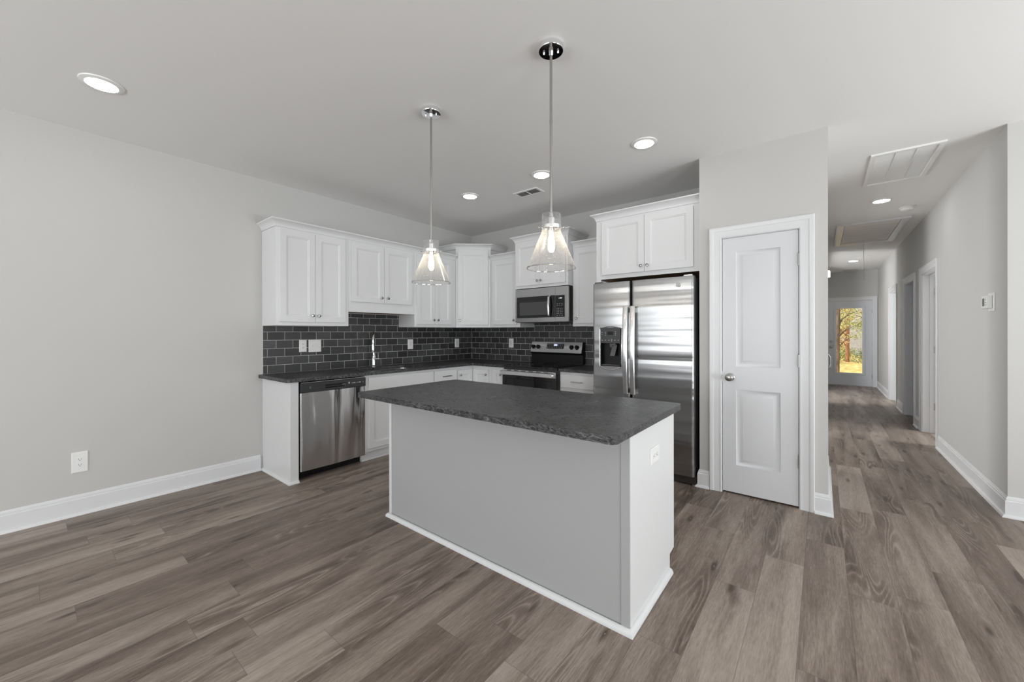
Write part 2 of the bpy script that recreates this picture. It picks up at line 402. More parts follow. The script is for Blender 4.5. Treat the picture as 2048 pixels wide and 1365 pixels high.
b = B(); cells(b, lambda s, d, z: (XR - d, s, z), [YR, YH + .12], [0, H], [W1, W2], -.15, 0); struct('wall_right', b, M_WALL)
b = B(); cells(b, lambda s, d, z: (s, YR + d, z), [-.15, XR + .15], [0, H], [W3, W4], -.15, 0); struct('wall_rear', b, M_WALL)
# rooms behind the hall doors; first two are unseen, added to light the hall
struct('wall_fill_room_near', B().box(.9, XP1 - .12, .15, .25, 0, H).box(.9, XP1 - .12, 2.7, 2.8, 0, H).box(.8, .9, .15, 2.8, 0, H), M_WALL)
struct('wall_fill_room_far', B().box(1.6, 2.0, 4.2, 4.3, 0, H).box(3.2, XP1 - .12, 4.2, 4.3, 0, H).box(2.0, 3.2, 4.2, 4.3, 0, .75).box(2.0, 3.2, 4.2, 4.3, 2.5, H).box(1.6, XP1 - .12, 7.4, 7.5, 0, H).box(1.5, 1.6, 4.2, 7.5, 0, H), M_WALL)
struct('wall_bedroom', B().box(5.36, 9.0, YH + .12, YH + .2, 0, H).box(5.36, 9.0, 3.38, 3.46, 0, H).box(8.9, 9.0, YH + .2, 3.38, 0, H), M_WALL)
struct('wall_bathroom', B().box(5.36, 9.0, 4.55, 4.63, 0, H).box(5.36, 9.0, YE, YE + .1, 0, H).box(8.0, 8.1, 4.63, YE, 0, H), M_WALL)
struct('wall_closet', B().box(6.3, 6.4, 3.46, 4.55, 0, H), M_WALL)
def make_window(n, M, w, mull):
    r = sroot('window_%d' % n, M((w[0] + w[1]) / 2, 0, w[2]))
    b = B(); b.panel_slab(M, w[0], w[1], w[2], w[3], -.09, -.03, [(w[0] + .06, (w[0] + w[1]) / 2 - .03, w[2] + .06, w[3] - .06), ((w[0] + w[1]) / 2 + .03, w[1] - .06, w[2] + .06, w[3] - .06)], [(0, .06)], fill=False)
    part('window_frame', b, M_TRIM, r)
    p = B().mbox(M, w[0] + .05, w[1] - .05, -.062, -.058, w[2] + .05, w[3] - .05); part('pane', p, M_PANE, r)
MR = lambda s, d, z: (XR - d, s, z); MQ = lambda s, d, z: (s, YR + d, z)
make_window(1, MR, W1, 1); make_window(2, MR, W2, 1); make_window(3, MQ, W3, 1); make_window(4, MQ, W4, 1)

# ------------------------------------------------------------------ baseboards with shoe moulding
BBP = [(0, 0), (.031, 0), (.031, .006), (.026, .016), (.015, .021), (.015, .114), (.0105, .1185), (.0105, .130), (.006, .1335), (.006, .141), (.003, .146), (0, .146)]
def baseboard(name, path): struct(name, B().sweep(path, BBP, XYZ), M_TRIM)
baseboard('baseboard_left', [(0, YR), (0, -2.8815)])
baseboard('baseboard_pantry_left', [(XP0, YP + .06), (XP0, YP), (3.470, YP)])
baseboard('baseboard_pantry_right', [(4.166, YP), (XP1, YP), (XP1, .55)])
baseboard('baseboard_hall_near', [(XH, 2.105), (XH, YH), (XR, YH)])
baseboard('baseboard_hall_middle', [(XH, 3.50), (XH, 3.20)])
baseboard('baseboard_hall_middle_far', [(XH, 5.15), (XH, 4.49)])
baseboard('baseboard_hall_far', [(XH, YE - .0), (XH, 6.27)])
baseboard('baseboard_hall_left', [(XP1, 3.89), (XP1, 4.9)])

# ------------------------------------------------------------------ door casings
CAS = [(0, 0), (0, .010), (.006, .013), (.012, .011), (.030, .013), (.055, .015), (.060, .019), (.078, .021), (.086, .021), (.090, .017), (.090, 0)]
def casing(name, M, a0, a1, top, sign=1):
    b = B(); F = lambda x, y, h: M(x, h, y)
    b.sweep([(a0, 0), (a0, top), (a1, top), (a1, 0)], [(-o, h) for o, h in CAS], F)
    return struct(name, b, M_TRIM)
def jamb(name, M, a0, a1, top, d0, d1, t=.018, m=None):
    b = B().mbox(M, a0 - t, a0, d0, d1, 0, top + t).mbox(M, a1, a1 + t, d0, d1, 0, top + t).mbox(M, a0, a1, d0, d1, top, top + t)
    b.mbox(M, a0, a0 + .010, d0 + .02, d0 + .055, 0, top).mbox(M, a1 - .010, a1, d0 + .02, d0 + .055, 0, top).mbox(M, a0, a1, d0 + .02, d0 + .055, top - .010, top)
    return struct(name, b, m or M_TRIM)
# sweep offsets to the right of the path: path goes up on a0, so outside (left) is negative
casing('trim_1', MP, 3.562, 4.078, 2.081); jamb('trim_2', MP, 3.562 + .003, 4.078 - .003, 2.078, -.11, 0.0)
casing('trim_3', MH, 2.21, 3.05, 2.06); casing('trim_4', MH, 3.60, 4.39, 2.06); casing('trim_5', MH, 5.29, 6.12, 2.06)
jamb('trim_6', MH, 2.228, 3.032, 2.05, -.12, 0.0); jamb('trim_7', MH, 3.618, 4.372, 2.05, -.12, 0.0, m=M_EXT); jamb('trim_8', MH, 5.308, 6.102, 2.05, -.12, 0.0)
casing('trim_9', ME, 4.30, 5.139, 2.066); 
b = B().mbox(ME, 4.285, 4.303, -.14, 0, 0, 2.08).mbox(ME, 5.137, 5.15, -.14, 0, 0, 2.08).mbox(ME, 4.303, 5.137, -.14, 0, 2.066, 2.08); struct('trim_10', b, M_EXT)
struct('trim_11', B().mbox(ME, 4.30, 5.139, -.14, .03, 0, .012), mat('threshold_aluminium', (.5, .5, .5), .4, .8))
casing('trim_12', lambda s, d, z: (XP1 + d, s, z), 2.95, 3.80, 2.05)

# ------------------------------------------------------------------ doors
RAISE = [(.004, .004), (.022, .010), (.028, .010), (.046, .003), (.050, .0025)]
def door_knob(M, s, d, z, parent, m=M_NICKEL, r=.031):
    F = lambda a, b, h: M(s + a, d + h, z + b)
    k = part('door_knob', B().lathe(F, [(.0, 0), (.033, 0), (.033, .004), (.028, .009), (.012, .012), (.011, .024), (.019, .030), (r * .96, .040), (r, .050), (r * .93, .059), (r * .6, .066), (0, .068)], 28), m, parent)
    return k
dr = sroot('door_1', (3.82, YP, 0))
b = B().panel_slab(MP, 3.569, 4.072, .014, 2.076, -.038, -.003, [(3.665, 3.962, .238, .848), (3.665, 3.962, 1.034, 1.960)], RAISE)
part('door_panel', b, M_DOOR, dr)
door_knob(MP, 3.623, -.003, .946, dr)
for z in (1.85, 1.097, .345):
    hb = B().lathe(lambda a, b_, h: MP(4.0745 + a, .004 + b_, z - .045 + h), [(.0065, 0), (.0065, .09)], 12)
    hb.lathe(lambda a, b_, h: MP(4.0745 + a, .004 + b_, z + .045 + h), [(.005, 0), (.007, .004), (.004, .010), (0, .011)], 12)
    hb.mbox(MP, 4.0745, 4.0775, -.003, .003, z - .045, z + .045)
    part('hinge', hb, M_NICKEL, dr)
part('strike_plate', B().mbox(MP, 3.5635, 3.5685, -.03, -.0015, .90, .99), M_NICKEL, dr)
# open hall door: swung into the bedroom, only its hinge edge and leaves show
dr = sroot('door_2', (XH + .125, 3.03, 0))
SW = lambda s, d, z: (XH + .128 + s, 3.028 - d, z)
b = B().panel_slab(SW, 0, .79, .012, 2.04, 0, .035, [(.11, .68, .24, .85), (.11, .68, 1.03, 1.92)], RAISE); part('door_panel', b, M_DOOR, dr)
for z in (1.83, 1.08, .34):
    part('hinge', B().box(XH + .083, XH + .126, 3.0275, 3.031, z - .045, z + .045).box(XH + .1255, XH + .1275, 2.997, 3.028, z - .045, z + .045), M_NICKEL, dr)
# end door with full glass lite
dr = sroot('door_3', (4.72, YE, 0))
LITE = (4.482, 4.962, .313, 1.880)
b = B().panel_slab(ME, 4.305, 5.135, .014, 2.062, -.05, -.006, [LITE], [(0, .044)], fill=False); part('door_panel', b, M_EXT, dr)
fr = B(); P0 = [(4.482, .313), (4.482, 1.880), (4.962, 1.880), (4.962, .313)]
fr.sweep(P0, [(0, -.006), (-.052, -.006), (-.052, .002), (-.044, .008), (-.014, .008), (0, .002)], lambda x, y, h: ME(x, h, y), closed=True)
part('lite_frame', fr, M_EXT, dr)
part('pane', B().mbox(ME, 4.482, 4.962, -.03, -.024, .313, 1.880), M_PANE, dr)
door_knob(ME, 4.379, -.006, .934, dr)
part('deadbolt', B().lathe(lambda a, b_, h: ME(4.381 + a, -.006 + h, 1.068 + b_), [(0, 0), (.032, 0), (.030, .010), (.012, .014), (.012, .02), (0, .021)], 24), M_NICKEL, dr)
for z in (1.795, 1.031, .258):
    part('hinge', B().lathe(lambda a, b_, h: ME(5.138 + a, .0 + b_, z - .05 + h), [(.008, 0), (.008, .1)], 12), M_NICKEL, dr)
# closed door in the hall's left wall, seen only by its handle set past the pantry corner
dr = sroot('door_4', (XP1, 3.37, 0))
MLH = lambda s, d, z: (XP1 + d, s, z)
part('door_panel', B().panel_slab(MLH, 2.972, 3.778, .012, 2.03, -.06, -.02, [(3.08, 3.67, .24, .85), (3.08, 3.67, 1.03, 1.92)], RAISE), M_DOOR, dr)
hs = B().mbox(MLH, 3.45, 3.53, -.02, -.012, .70, 1.02)
hs.tube([MLH(3.49, -.012, .97), MLH(3.49, .045, .965), MLH(3.49, .066, .92), MLH(3.49, .066, .80), MLH(3.49, .045, .745), MLH(3.49, -.012, .735)], [.008, .010, .012, .013, .010, .008], 12)
part('pull_handle', hs, M_CHROME, dr)

# ------------------------------------------------------------------ cabinets
def knob(M, s, d, z, parent):
    F = lambda a, b, h: M(s + a, d + h, z + b)
    return part('knob', B().lathe(F, [(0, 0), (.0075, 0), (.006, .004), (.005, .012), (.0105, .016), (.0145, .020), (.0145, .023), (.012, .0265), (.006, .028), (0, .0285)], 20), M_KNOB, parent)
SHK = [(.004, .0035), (.010, .0035), (.013, .009)]
def shaker(M, a0, a1, z0, z1, d0, parent, st=.056, th=.02, name='door', knobpos=None):
    b = B().panel_slab(M, a0, a1, z0, z1, d0, d0 + th, [(a0 + st, a1 - st, z0 + st, z1 - st)], SHK)
    o = part(name, b, M_CAB, parent, bevel=.0015)
    if knobpos: knob(M, knobpos[0], d0 + th, knobpos[1], o)
    return o
def drawer(M, a0, a1, z0, z1, d0, parent, pull=True, th=.02):
    o = part('drawer_front', B().mbox(M, a0, a1, d0 + .0005, d0 + th, z0, z1), M_CAB, parent, bevel=.002)
    if pull: bar_pull(M, (a0 + a1) / 2, d0 + th, (z0 + z1) / 2, o)
    return o
def bar_pull(M, s, d, z, parent, L=.14):
    b = B().tube([M(s - L / 2, d + .028, z), M(s + L / 2, d + .028, z)], .0055, 10)
    for q in (-.05, .05): b.tube([M(s + q, d, z), M(s + q, d + .028, z)], .005, 8)
    return part('bar_pull', b, M_NICKEL, parent)
CROWN = [(0, 0), (.004, .0), (.005, .008), (.009, .020), (.017, .034), (.029, .046), (.041, .053), (.047, .056), (.047, .066), (0, .066)]
ZU0, ZU1 = 1.380, 2.286
def upper(label, M, s0, s1, depth, z0, z1, wood=True):
    t = thing('upper_cabinet', label, 'cabinet', M((s0 + s1) / 2, 0.0, z0))
    b = B().mbox(M, s0 + .001, s1 - .001, 0.001, depth - .019, z0 + .012, z1 - .001)
    b.mbox(M, s0 + .001, s0 + .016, .001, depth - .019, z0, z0 + .012).mbox(M, s1 - .016, s1 - .001, .001, depth - .019, z0, z0 + .012)
    part('body', b, M_CAB, t)
    f = B().mbox(M, s0 + .0005, s1 - .0005, depth - .019, depth, z0, z1 - .0005)
    part('face_frame', f, M_CAB, t, bevel=.001)
    if wood: part('bottom_panel', B().mbox(M, s0 + .017, s1 - .017, .001, depth - .02, z0 + .006, z0 + .0115), M_WOOD, t, label='bare wood underside')
    return t
D = .325
t = upper('tall white two-door wall cabinet at the window-side end of the left wall run, over the dishwasher', ML, -2.866, -2.170, D, ZU0, ZU1)
t['label'] = 'leftmost white two-door wall cabinet, above the dishwasher'
shaker(ML, -2.838, -2.5195, 1.415, 2.268, D, t, knobpos=(-2.549, 1.476)); shaker(ML, -2.5165, -2.215, 1.415, 2.268, D, t, knobpos=(-2.489, 1.476))
t = upper('short white two-door wall cabinet raised over the sink', ML, -2.170, -1.326, D, 1.531, ZU1)
shaker(ML, -2.141, -1.7565, 1.641, 2.268, D, t, knobpos=(-1.793, 1.698)); shaker(ML, -1.7535, -1.373, 1.641, 2.268, D, t, knobpos=(-1.711, 1.698))
t = upper('white two-door wall cabinet between the sink cabinet and the tall diagonal corner cabinet', ML, -1.326, -.640, D, ZU0, ZU1)
shaker(ML, -1.299, -1.0175, 1.415, 2.268, D, t, knobpos=(-1.044, 1.471)); shaker(ML, -1.0145, -.732, 1.415, 2.268, D, t, knobpos=(-.976, 1.471))
solo('crown_molding', B().sweep([(0.002, -2.8665), (D + .0005, -2.8665), (D + .0005, -.641)], [(o, h + ZU1) for o, h in CROWN], XYZ), M_CAB, 'white crown molding along the top of the left wall cabinets', 'molding')
# diagonal corner cabinet
PA, PB = Vector((.325, -.638)), Vector((.678, -.325)); dd = (PB - PA).normalized(); nn = Vector((dd.y, -dd.x)); LD = (PB - PA).length
MD = lambda s, d, z: (PA.x + dd.x * s + nn.x * d, PA.y + dd.y * s + nn.y * d, z)
ZC = 2.440
t = thing('corner_cabinet', 'tall diagonal one-door wall cabinet in the kitchen corner', 'cabinet', (.25, -.25, ZU0))
q = [(.001, -.001), (.001, -.638), tuple(PA - nn * .019 + dd * 0), tuple(PB - nn * .019), (.678, -.001)]
part('body', B().prism(q, ZU0 + .012, ZC - .001, XYZ), M_CAB, t)
part('face_frame', B().mbox(MD, 0, LD, -.019, 0, ZU0, ZC - .0005), M_CAB, t, bevel=.001)
part('bottom_panel', B().prism(q, ZU0 + .004, ZU0 + .0118, XYZ), M_CAB, t)
shaker(MD, .030, LD - .035, 1.415, 2.418, 0, t, knobpos=(.058, 1.476))
part('crown_molding', B().sweep([(.002, -.6385), (.325, -.6385), (.6785, -.325), (.6785, -.002)], [(o, h + ZC) for o, h in CROWN], XYZ), M_CAB, t)
# back wall uppers
t = upper('white one-door wall cabinet between the diagonal corner cabinet and the microwave', MB, .680, 1.180, D, ZU0, ZU1)
shaker(MB, .722, 1.137, 1.415, 2.268, D, t, knobpos=(1.099, 1.470))
part('crown_molding', B().sweep([(.681, -D - .0005), (1.180, -D - .0005)], [(o, h + ZU1) for o, h in CROWN], XYZ), M_CAB, t)
DM = .43
t = upper('deep white two-door wall cabinet above the microwave', MB, 1.1805, 1.9455, DM, 1.853, ZC - .006)
shaker(MB, 1.205, 1.5635, 1.885, 2.412, DM, t, knobpos=(1.540, 1.932)); shaker(MB, 1.5665, 1.918, 1.885, 2.412, DM, t, knobpos=(1.592, 1.932))
part('crown_molding', B().sweep([(1.1800, -.002), (1.1800, -DM - .0005), (1.946, -DM - .0005), (1.946, -.002)], [(o, h + ZC - .006) for o, h in CROWN], XYZ), M_CAB, t)
t = upper('white one-door wall cabinet between the microwave and the refrigerator', MB, 1.9465, 2.4085, D, ZU0, ZU1)
shaker(MB, 1.969, 2.385, 1.415, 2.268, D, t, knobpos=(2.005, 1.473))
part('crown_molding', B().sweep([(1.947, -D - .0005), (2.4085, -D - .0005)], [(o, h + ZU1) for o, h in CROWN], XYZ), M_CAB, t)
DF = .66
t = upper('wide white two-door wall cabinet above the refrigerator', MB, 2.4105, 3.3915, DF, 1.842, ZC - .006)
shaker(MB, 2.478, 2.9045, 1.882, 2.412, DF, t, knobpos=(2.878, 1.936)); shaker(MB, 2.9075, 3.334, 1.882, 2.412, DF, t, knobpos=(2.938, 1.936))
part('side_panel', B().mbox(MB, 2.4105, 2.4595, DF - .019, DF, 1.808, 1.842), M_CAB, t)
part('crown_molding', B().sweep([(2.410, -.002), (2.410, -DF - .0005), (3.391, -DF - .0005)], [(o, h + ZC - .006) for o, h in CROWN], XYZ), M_CAB, t)

# base cabinets
ZB0, ZB1, DB = .105, .881, .61
SHOE = [(0, 0), (.019, 0), (.018, .007), (.013, .015), (.006, .020), (0, .021)]
t = thing('end_panel', 'white end panel closing the left end of the lower cabinets beside the dishwasher', 'panel', (.3, -2.83, 0))
part('panel', B().box(.001, .617, -2.862, -2.793, 0, ZB1), M_CAB, t, bevel=.001)
part('shoe_molding', B().sweep([(.001, -2.8625), (.6175, -2.8625), (.6175, -2.793)], SHOE, XYZ), M_CAB, t)
def base(label, M, s0, s1, hollow=False):
    t = thing('base_cabinet', label, 'cabinet', M((s0 + s1) / 2, 0, 0))
    if hollow:
        b = B().mbox(M, s0 + .001, s0 + .018, .001, DB - .019, ZB0, ZB1).mbox(M, s1 - .018, s1 - .001, .001, DB - .019, ZB0, ZB1)
        b.mbox(M, s0 + .018, s1 - .018, .001, DB - .019, ZB0, ZB0 + .018).mbox(M, s0 + .018, s1 - .018, .001, .012, ZB0 + .018, ZB1)
    else: b = B().mbox(M, s0 + .001, s1 - .001, .001, DB - .019, ZB0, ZB1)
    b.mbox(M, s0 + .001, s1 - .001, DB - .09, DB - .075, 0, ZB0)
    part('body', b, M_CAB, t)
    part('face_frame', B().mbox(M, s0 + .0005, s1 - .0005, DB - .019, DB, ZB0, ZB1), M_CAB, t, bevel=.001)
    return t
t = base('white sink base cabinet with a wide false drawer front, right of the dishwasher', ML, -2.160, -1.276, True)
drawer(ML, -2.119, -1.290, .711, .856, DB, t, pull=False)
shaker(ML, -2.119, -1.7065, .137, .697, DB, t, knobpos=(-1.735, .64)); shaker(ML, -1.7035, -1.290, .137, .697, DB, t, knobpos=(-1.675, .64))
part('shoe_molding', B().sweep([(DB - .075, -2.159), (DB - .075, -1.277)], SHOE, XYZ), M_CAB, t)
t = base('narrow white drawer base cabinet between the sink base and the corner base', ML, -1.276, -.905)
drawer(ML, -1.265, -.915, .711, .853, DB, t); shaker(ML, -1.265, -.915, .137, .697, DB, t, knobpos=(-.945, .64))
t = thing('corner_base_cabinet', 'white corner base cabinet with two doors meeting in the inside corner', 'cabinet', (.3, -.3, 0))
part('body', B().prism([(.001, -.001), (.001, -.9045), (.61, -.9045), (.61, -.61), (.945, -.61), (.945, -.001)], ZB0, ZB1, XYZ), M_CAB, t)
part('toe_kick', B().prism([(.001, -.001), (.001, -.9045), (.535, -.9045), (.535, -.535), (.945, -.535), (.945, -.001)], 0, ZB0, XYZ), M_CAB, t)
shaker(ML, -.888, -.632, .137, .838, .61, t, knobpos=(-.857, .776)); shaker(MB, .632, .900, .137, .838, .61, t, knobpos=(.872, .777))
t = base('very narrow white base cabinet between the corner base and the left side of the range', MB, .9455, 1.1805)
shaker(MB, .982, 1.155, .137, .850, DB, t, st=.045, knobpos=(1.115, .79))
t = base('white drawer base cabinet between the range and the refrigerator', MB, 1.9465, 2.409)
drawer(MB, 1.963, 2.392, .711, .853, DB, t); shaker(MB, 1.963, 2.392, .137, .690, DB, t, knobpos=(2.0, .64))

# ------------------------------------------------------------------ countertops
def plate(outlines, z0, z1):
    bm = bmesh.new(); es = []
    for ol in outlines:
        vs = [bm.verts.new((x, y, z0)) for x, y in ol]
        es += [bm.edges.new((vs[k], vs[(k + 1) % len(vs)])) for k in range(len(vs))]
    bmesh.ops.triangle_fill(bm, use_beauty=True, edges=es)
    r = bmesh.ops.extrude_face_region(bm, geom=list(bm.faces))
    for v in [e for e in r['geom'] if isinstance(e, bmesh.types.BMVert)]: v.co.z = z1
    b = B(); bm.verts.index_update()
    b.v = [tuple(v.co) for v in bm.verts]; b.f = [tuple(v.index for v in f.verts) for f in bm.faces]; b.tone = [0] * len(b.f); bm.free(); return b
def rounded(pts, r, n=6):
    out = []
    for k, p in enumerate(pts):
        rr = r[k] if isinstance(r, (list, tuple)) else r
        if rr <= 0: out.append(p); continue
        P = Vector(p); a = (Vector(pts[k - 1]) - P).normalized(); c = (Vector(pts[(k + 1) % len(pts)]) - P).normalized()
        h = rr; c0 = P + a * h + c * h
        for j in range(n + 1):
            th = j / n * PI / 2; out.append(tuple(c0 - c * (h * math.cos(th)) - a * (h * math.sin(th))))
    return out
ZT0, ZT1 = .882, .914
SK = rounded([(.175, -2.10), (.575, -2.10), (.575, -1.385), (.175, -1.385)], .045)
ct = plate([rounded([(.011, -2.900), (.648, -2.900), (.648, -.648), (1.181, -.648), (1.181, -.011), (.011, -.011)], [0, .03, .012, 0, 0, 0]), SK], ZT0, ZT1)
solo('countertop', ct, M_GRAN, 'black granite L-shaped countertop along the two walls, with the sink cut out', 'countertop', bevel=.004)
solo('countertop', plate([[(1.947, -.648), (2.4085, -.648), (2.4085, -.011), (1.947, -.011)]], ZT0, ZT1), M_GRAN, 'short black granite countertop between the range and the refrigerator', 'countertop', bevel=.004)
solo('island_countertop', plate([rounded([(1.766, -2.912), (3.596, -2.912), (3.596, -2.008), (1.766, -2.008)], .032, 8)], ZT0, ZT1), M_GRAN, 'large dark granite top with rounded corners on the kitchen island', 'countertop', bevel=.005)

# ------------------------------------------------------------------ island
IX0, IX1, IY0, IY1 = 1.784, 3.557, -2.670, -2.030
t = thing('kitchen_island', 'white kitchen island with plain panel sides under the dark granite top', 'island', ((IX0 + IX1) / 2, (IY0 + IY1) / 2, 0))
part('body', B().box(IX0 + .018, IX1 - .018, IY0 + .02, IY1 - .019, ZB0, ZB1).box(IX0 + .018, IX1 - .018, IY0 + .02, IY1 - .075, 0, ZB0), M_CAB, t)
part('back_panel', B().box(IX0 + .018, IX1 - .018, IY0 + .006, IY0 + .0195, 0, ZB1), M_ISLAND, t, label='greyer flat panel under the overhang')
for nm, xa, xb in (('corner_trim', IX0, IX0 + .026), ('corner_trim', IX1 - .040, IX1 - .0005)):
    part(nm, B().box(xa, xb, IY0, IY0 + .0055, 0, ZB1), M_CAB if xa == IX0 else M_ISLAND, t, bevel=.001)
side = [(IY0 + .006, 0), (IY1 - .075, 0), (IY1 - .075, .100), (IY1, .106), (IY1, ZB1), (IY0 + .006, ZB1)]
for xa, xb in ((IX0, IX0 + .0175), (IX1 - .0175, IX1)):
    part('side_panel', B().prism(side, xa, xb, lambda a, b_, h: (h, a, b_)), M_CAB, t)
part('shoe_molding', B().sweep([(IX0 - .0005, IY1 - .075), (IX0 - .0005, IY0 - .0005), (IX1 + .0005, IY0 - .0005), (IX1 + .0005, IY1 - .075)], [(o, h * 1.25) for o, h in SHOE], XYZ), M_CAB, t)
MI = lambda s, d, z: (s, IY1 + d, z)
part('face_frame', B().mbox(MI, IX0 + .018, IX1 - .018, -.018, 0, ZB0, ZB1), M_CAB, t)
for k in range(3):
    a = IX0 + .03 + k * .575
    drawer(MI, a, a + .56, .711, .853, 0, t, pull=True); shaker(MI, a, a + .56, .137, .697, 0, t, knobpos=(a + .5, .64))

# ------------------------------------------------------------------ backsplash tiles
def tiles(name, M, a0, a1, evenoff, label, holes, ztop):
    b = B(); g_ = B(); th = .010; gr = .0018; w = .1555
    for k in range(9):
        z0 = .914 + k * .0812 + (.0 if k else 0); z1 = z0 + .0812
        off = evenoff + (w / 2 if k % 2 else 0); n0 = math.floor((a0 - off) / w)
        for j in range(n0, n0 + 40):
            lo, hi, zl = min(q[0] for q in ztop), max(q[1] for q in ztop), min(q[2] for q in ztop)
            X0, X1 = max(off + j * w, lo), min(off + j * w + w, hi); tn = random.uniform(.05, 1); pcs = []
            if z1 <= zl: pcs = [(X0, X1, z0, z1, gr, gr, gr, gr)]
            else:
                tall = [q for q in ztop if q[2] > zl and q[0] < X1 and q[1] > X0]
                if z0 < zl: pcs.append((X0, X1, z0, zl, gr, gr, gr, 0 if tall else gr))
                for s0, s1, zt in tall:
                    x0, x1 = max(X0, s0), min(X1, s1)
                    pcs.append((x0, x1, max(z0, zl), min(z1, zt), gr if x0 == X0 else 0, gr if x1 == X1 else 0, 0 if z0 < zl else gr, gr))
            for x0, x1, za, zb, gl_, gr_, gb_, gt_ in pcs:
                if x1 - x0 < .006 or zb - za < .004: continue
                c = lambda g_v, i: g_v + (i if g_v else 0)
                rs = [[M(x0 + c(gl_, i), d, za + c(gb_, i)), M(x1 - c(gr_, i), d, za + c(gb_, i)), M(x1 - c(gr_, i), d, zb - c(gt_, i)), M(x0 + c(gl_, i), d, zb - c(gt_, i))] for i, d in ((0, .0065), (0, .0088), (.0012, th))]
                n = len(b.f); b.rings(rs, True, False); b.face(rs[-1])
                for q in range(n, len(b.f)): b.tone[q] = tn
    for s0, s1, zt in ztop: g_.mbox(M, s0, s1, .0005, .0078, .9145, zt)
    t = thing(name, label, 'backsplash', M((a0 + a1) / 2, 0, .914))
    part('tiles', b, M_SLATE, t, smooth=False); part('grout', g_, M_GROUT, t)
tiles('tile_backsplash', ML, -2.862, -.0105, -.024, 'charcoal brick-pattern tile backsplash on the left wall behind the sink', [], [(-2.862, -2.1705, 1.379), (-2.1705, -1.3265, 1.530), (-1.3265, -.0105, 1.379)])
tiles('tile_backsplash', MB, .0105, 2.41, .0145, 'charcoal brick-pattern tile backsplash on the back wall behind the range', [], [(.0105, 1.1805, 1.379), (1.1805, 1.9455, 1.455), (1.9455, 2.409, 1.379)])

# ------------------------------------------------------------------ outlets and switches
def plate_thing(name, label, cat, M, s, z, w, h, d0, group=None):
    t = thing(name, label, cat, M(s, d0, z), group)
    b = B(); rs = [[M(s + sx * (w / 2 - i), d0 + d, z + sz * (h / 2 - i)) for sx, sz in ((-1, -1), (1, -1), (1, 1), (-1, 1))] for i, d in ((0, 0), (0, .003), (.004, .006))]
    b.rings(rs); part('cover_plate', b, M_PLATE, t); return t
def receptacle(t, M, s, z, d, horiz=False):
    o = part('receptacle', B().lathe(lambda a, b_, h: M(s + max(-.0135, min(.0135, a)) if not horiz else s + a, d + h, z + b_ if not horiz else z + max(-.0135, min(.0135, b_))), [(.0172, 0), (.0172, .0015), (0, .0016)], 24, caps=False), M_PLATE, t)
    b = B()
    for da, db, w, h in ((-.006, .003, .0022, .008), (.006, .003, .0022, .0065)):
        a_, b2, w2, h2 = (da, db, w, h) if not horiz else (db, da, h, w)
        b.mbox(M, s + a_ - w2 / 2, s + a_ + w2 / 2, d + .0014, d + .0020, z + b2 - h2 / 2, z + b2 + h2 / 2)
    gx, gz = (0, -.0075) if not horiz else (-.0075, 0)
    b.lathe(lambda a, b_, h: M(s + gx + a, d + .0012 + h, z + gz + b_), [(0, 0), (.0026, 0), (.0026, .0008), (0, .0008)], 10)
    part('slots', b, M_SLOT, o)
def duplex(label, M, s, z, w, h, d0, horiz=False, name='wall_outlet'):
    t = plate_thing(name, label, 'outlet', M, s, z, w, h, d0)
    for q in (-.0195, .0195):
        receptacle(t, M, s + (q if horiz else 0), z + (0 if horiz else q), d0 + .006, horiz)
    part('screw', B().lathe(lambda a, b_, h_: M(s + a, d0 + .006 + h_, z + b_), [(0, 0), (.003, 0), (.002, .001), (0, .001)], 10), M_PLATE, t)
duplex('white duplex outlet low on the bare left wall', ML, -4.042, .379, .082, .148, .0005)
duplex('white duplex outlet on the backsplash beside the double switch', ML, -2.494, 1.176, .074, .124, .0105)
MIS = lambda s, d, z: (IX1 + d, s, z)
duplex('white duplex outlet on the right end of the kitchen island', MIS, -2.355, .706, .124, .080, .0005, True)
t = plate_thing('light_switch', 'white double toggle switch on the backsplash left of the faucet', 'switch', ML, -2.372, 1.174, .130, .130, .0105)
for q in (-.023, .023):
    part('toggle', B().mbox(ML, -2.372 + q - .005, -2.372 + q + .005, .0165, .0172, 1.162, 1.186).mbox(ML, -2.372 + q - .0035, -2.372 + q + .0035, .0172, .027, 1.174, 1.183), mat('toggle_plastic', (.70, .70, .69), .35), t)
def decora(label, M, s, z, d0):
    t = plate_thing('wall_outlet', label, 'outlet', M, s, z, .082, .128, d0)
    part('insert', B().mbox(M, s - .0165, s + .0165, d0 + .006, d0 + .0072, z - .033, z + .033), mat('insert_plastic', (.72, .72, .71), .35), t)
    b = B()
    for q in (-.021, .021):
        for da in (-.006, .006): b.mbox(M, s + da - .001, s + da + .001, d0 + .0072, d0 + .0076, z + q - .004, z + q + .004)
    b.mbox(M, s - .006, s + .006, d0 + .0072, d0 + .0082, z - .004, z + .004); part('slots', b, mat('button_grey', (.45, .45, .45), .5), t)
decora('white rectangular outlet on the backsplash right of the faucet', ML, -1.149, 1.160, .0105)
decora('white rectangular outlet on the left wall backsplash nearest the corner', ML, -.322, 1.157, .0105)
decora('white rectangular outlet on the back wall backsplash left of the range', MB, .783, 1.162, .0105)

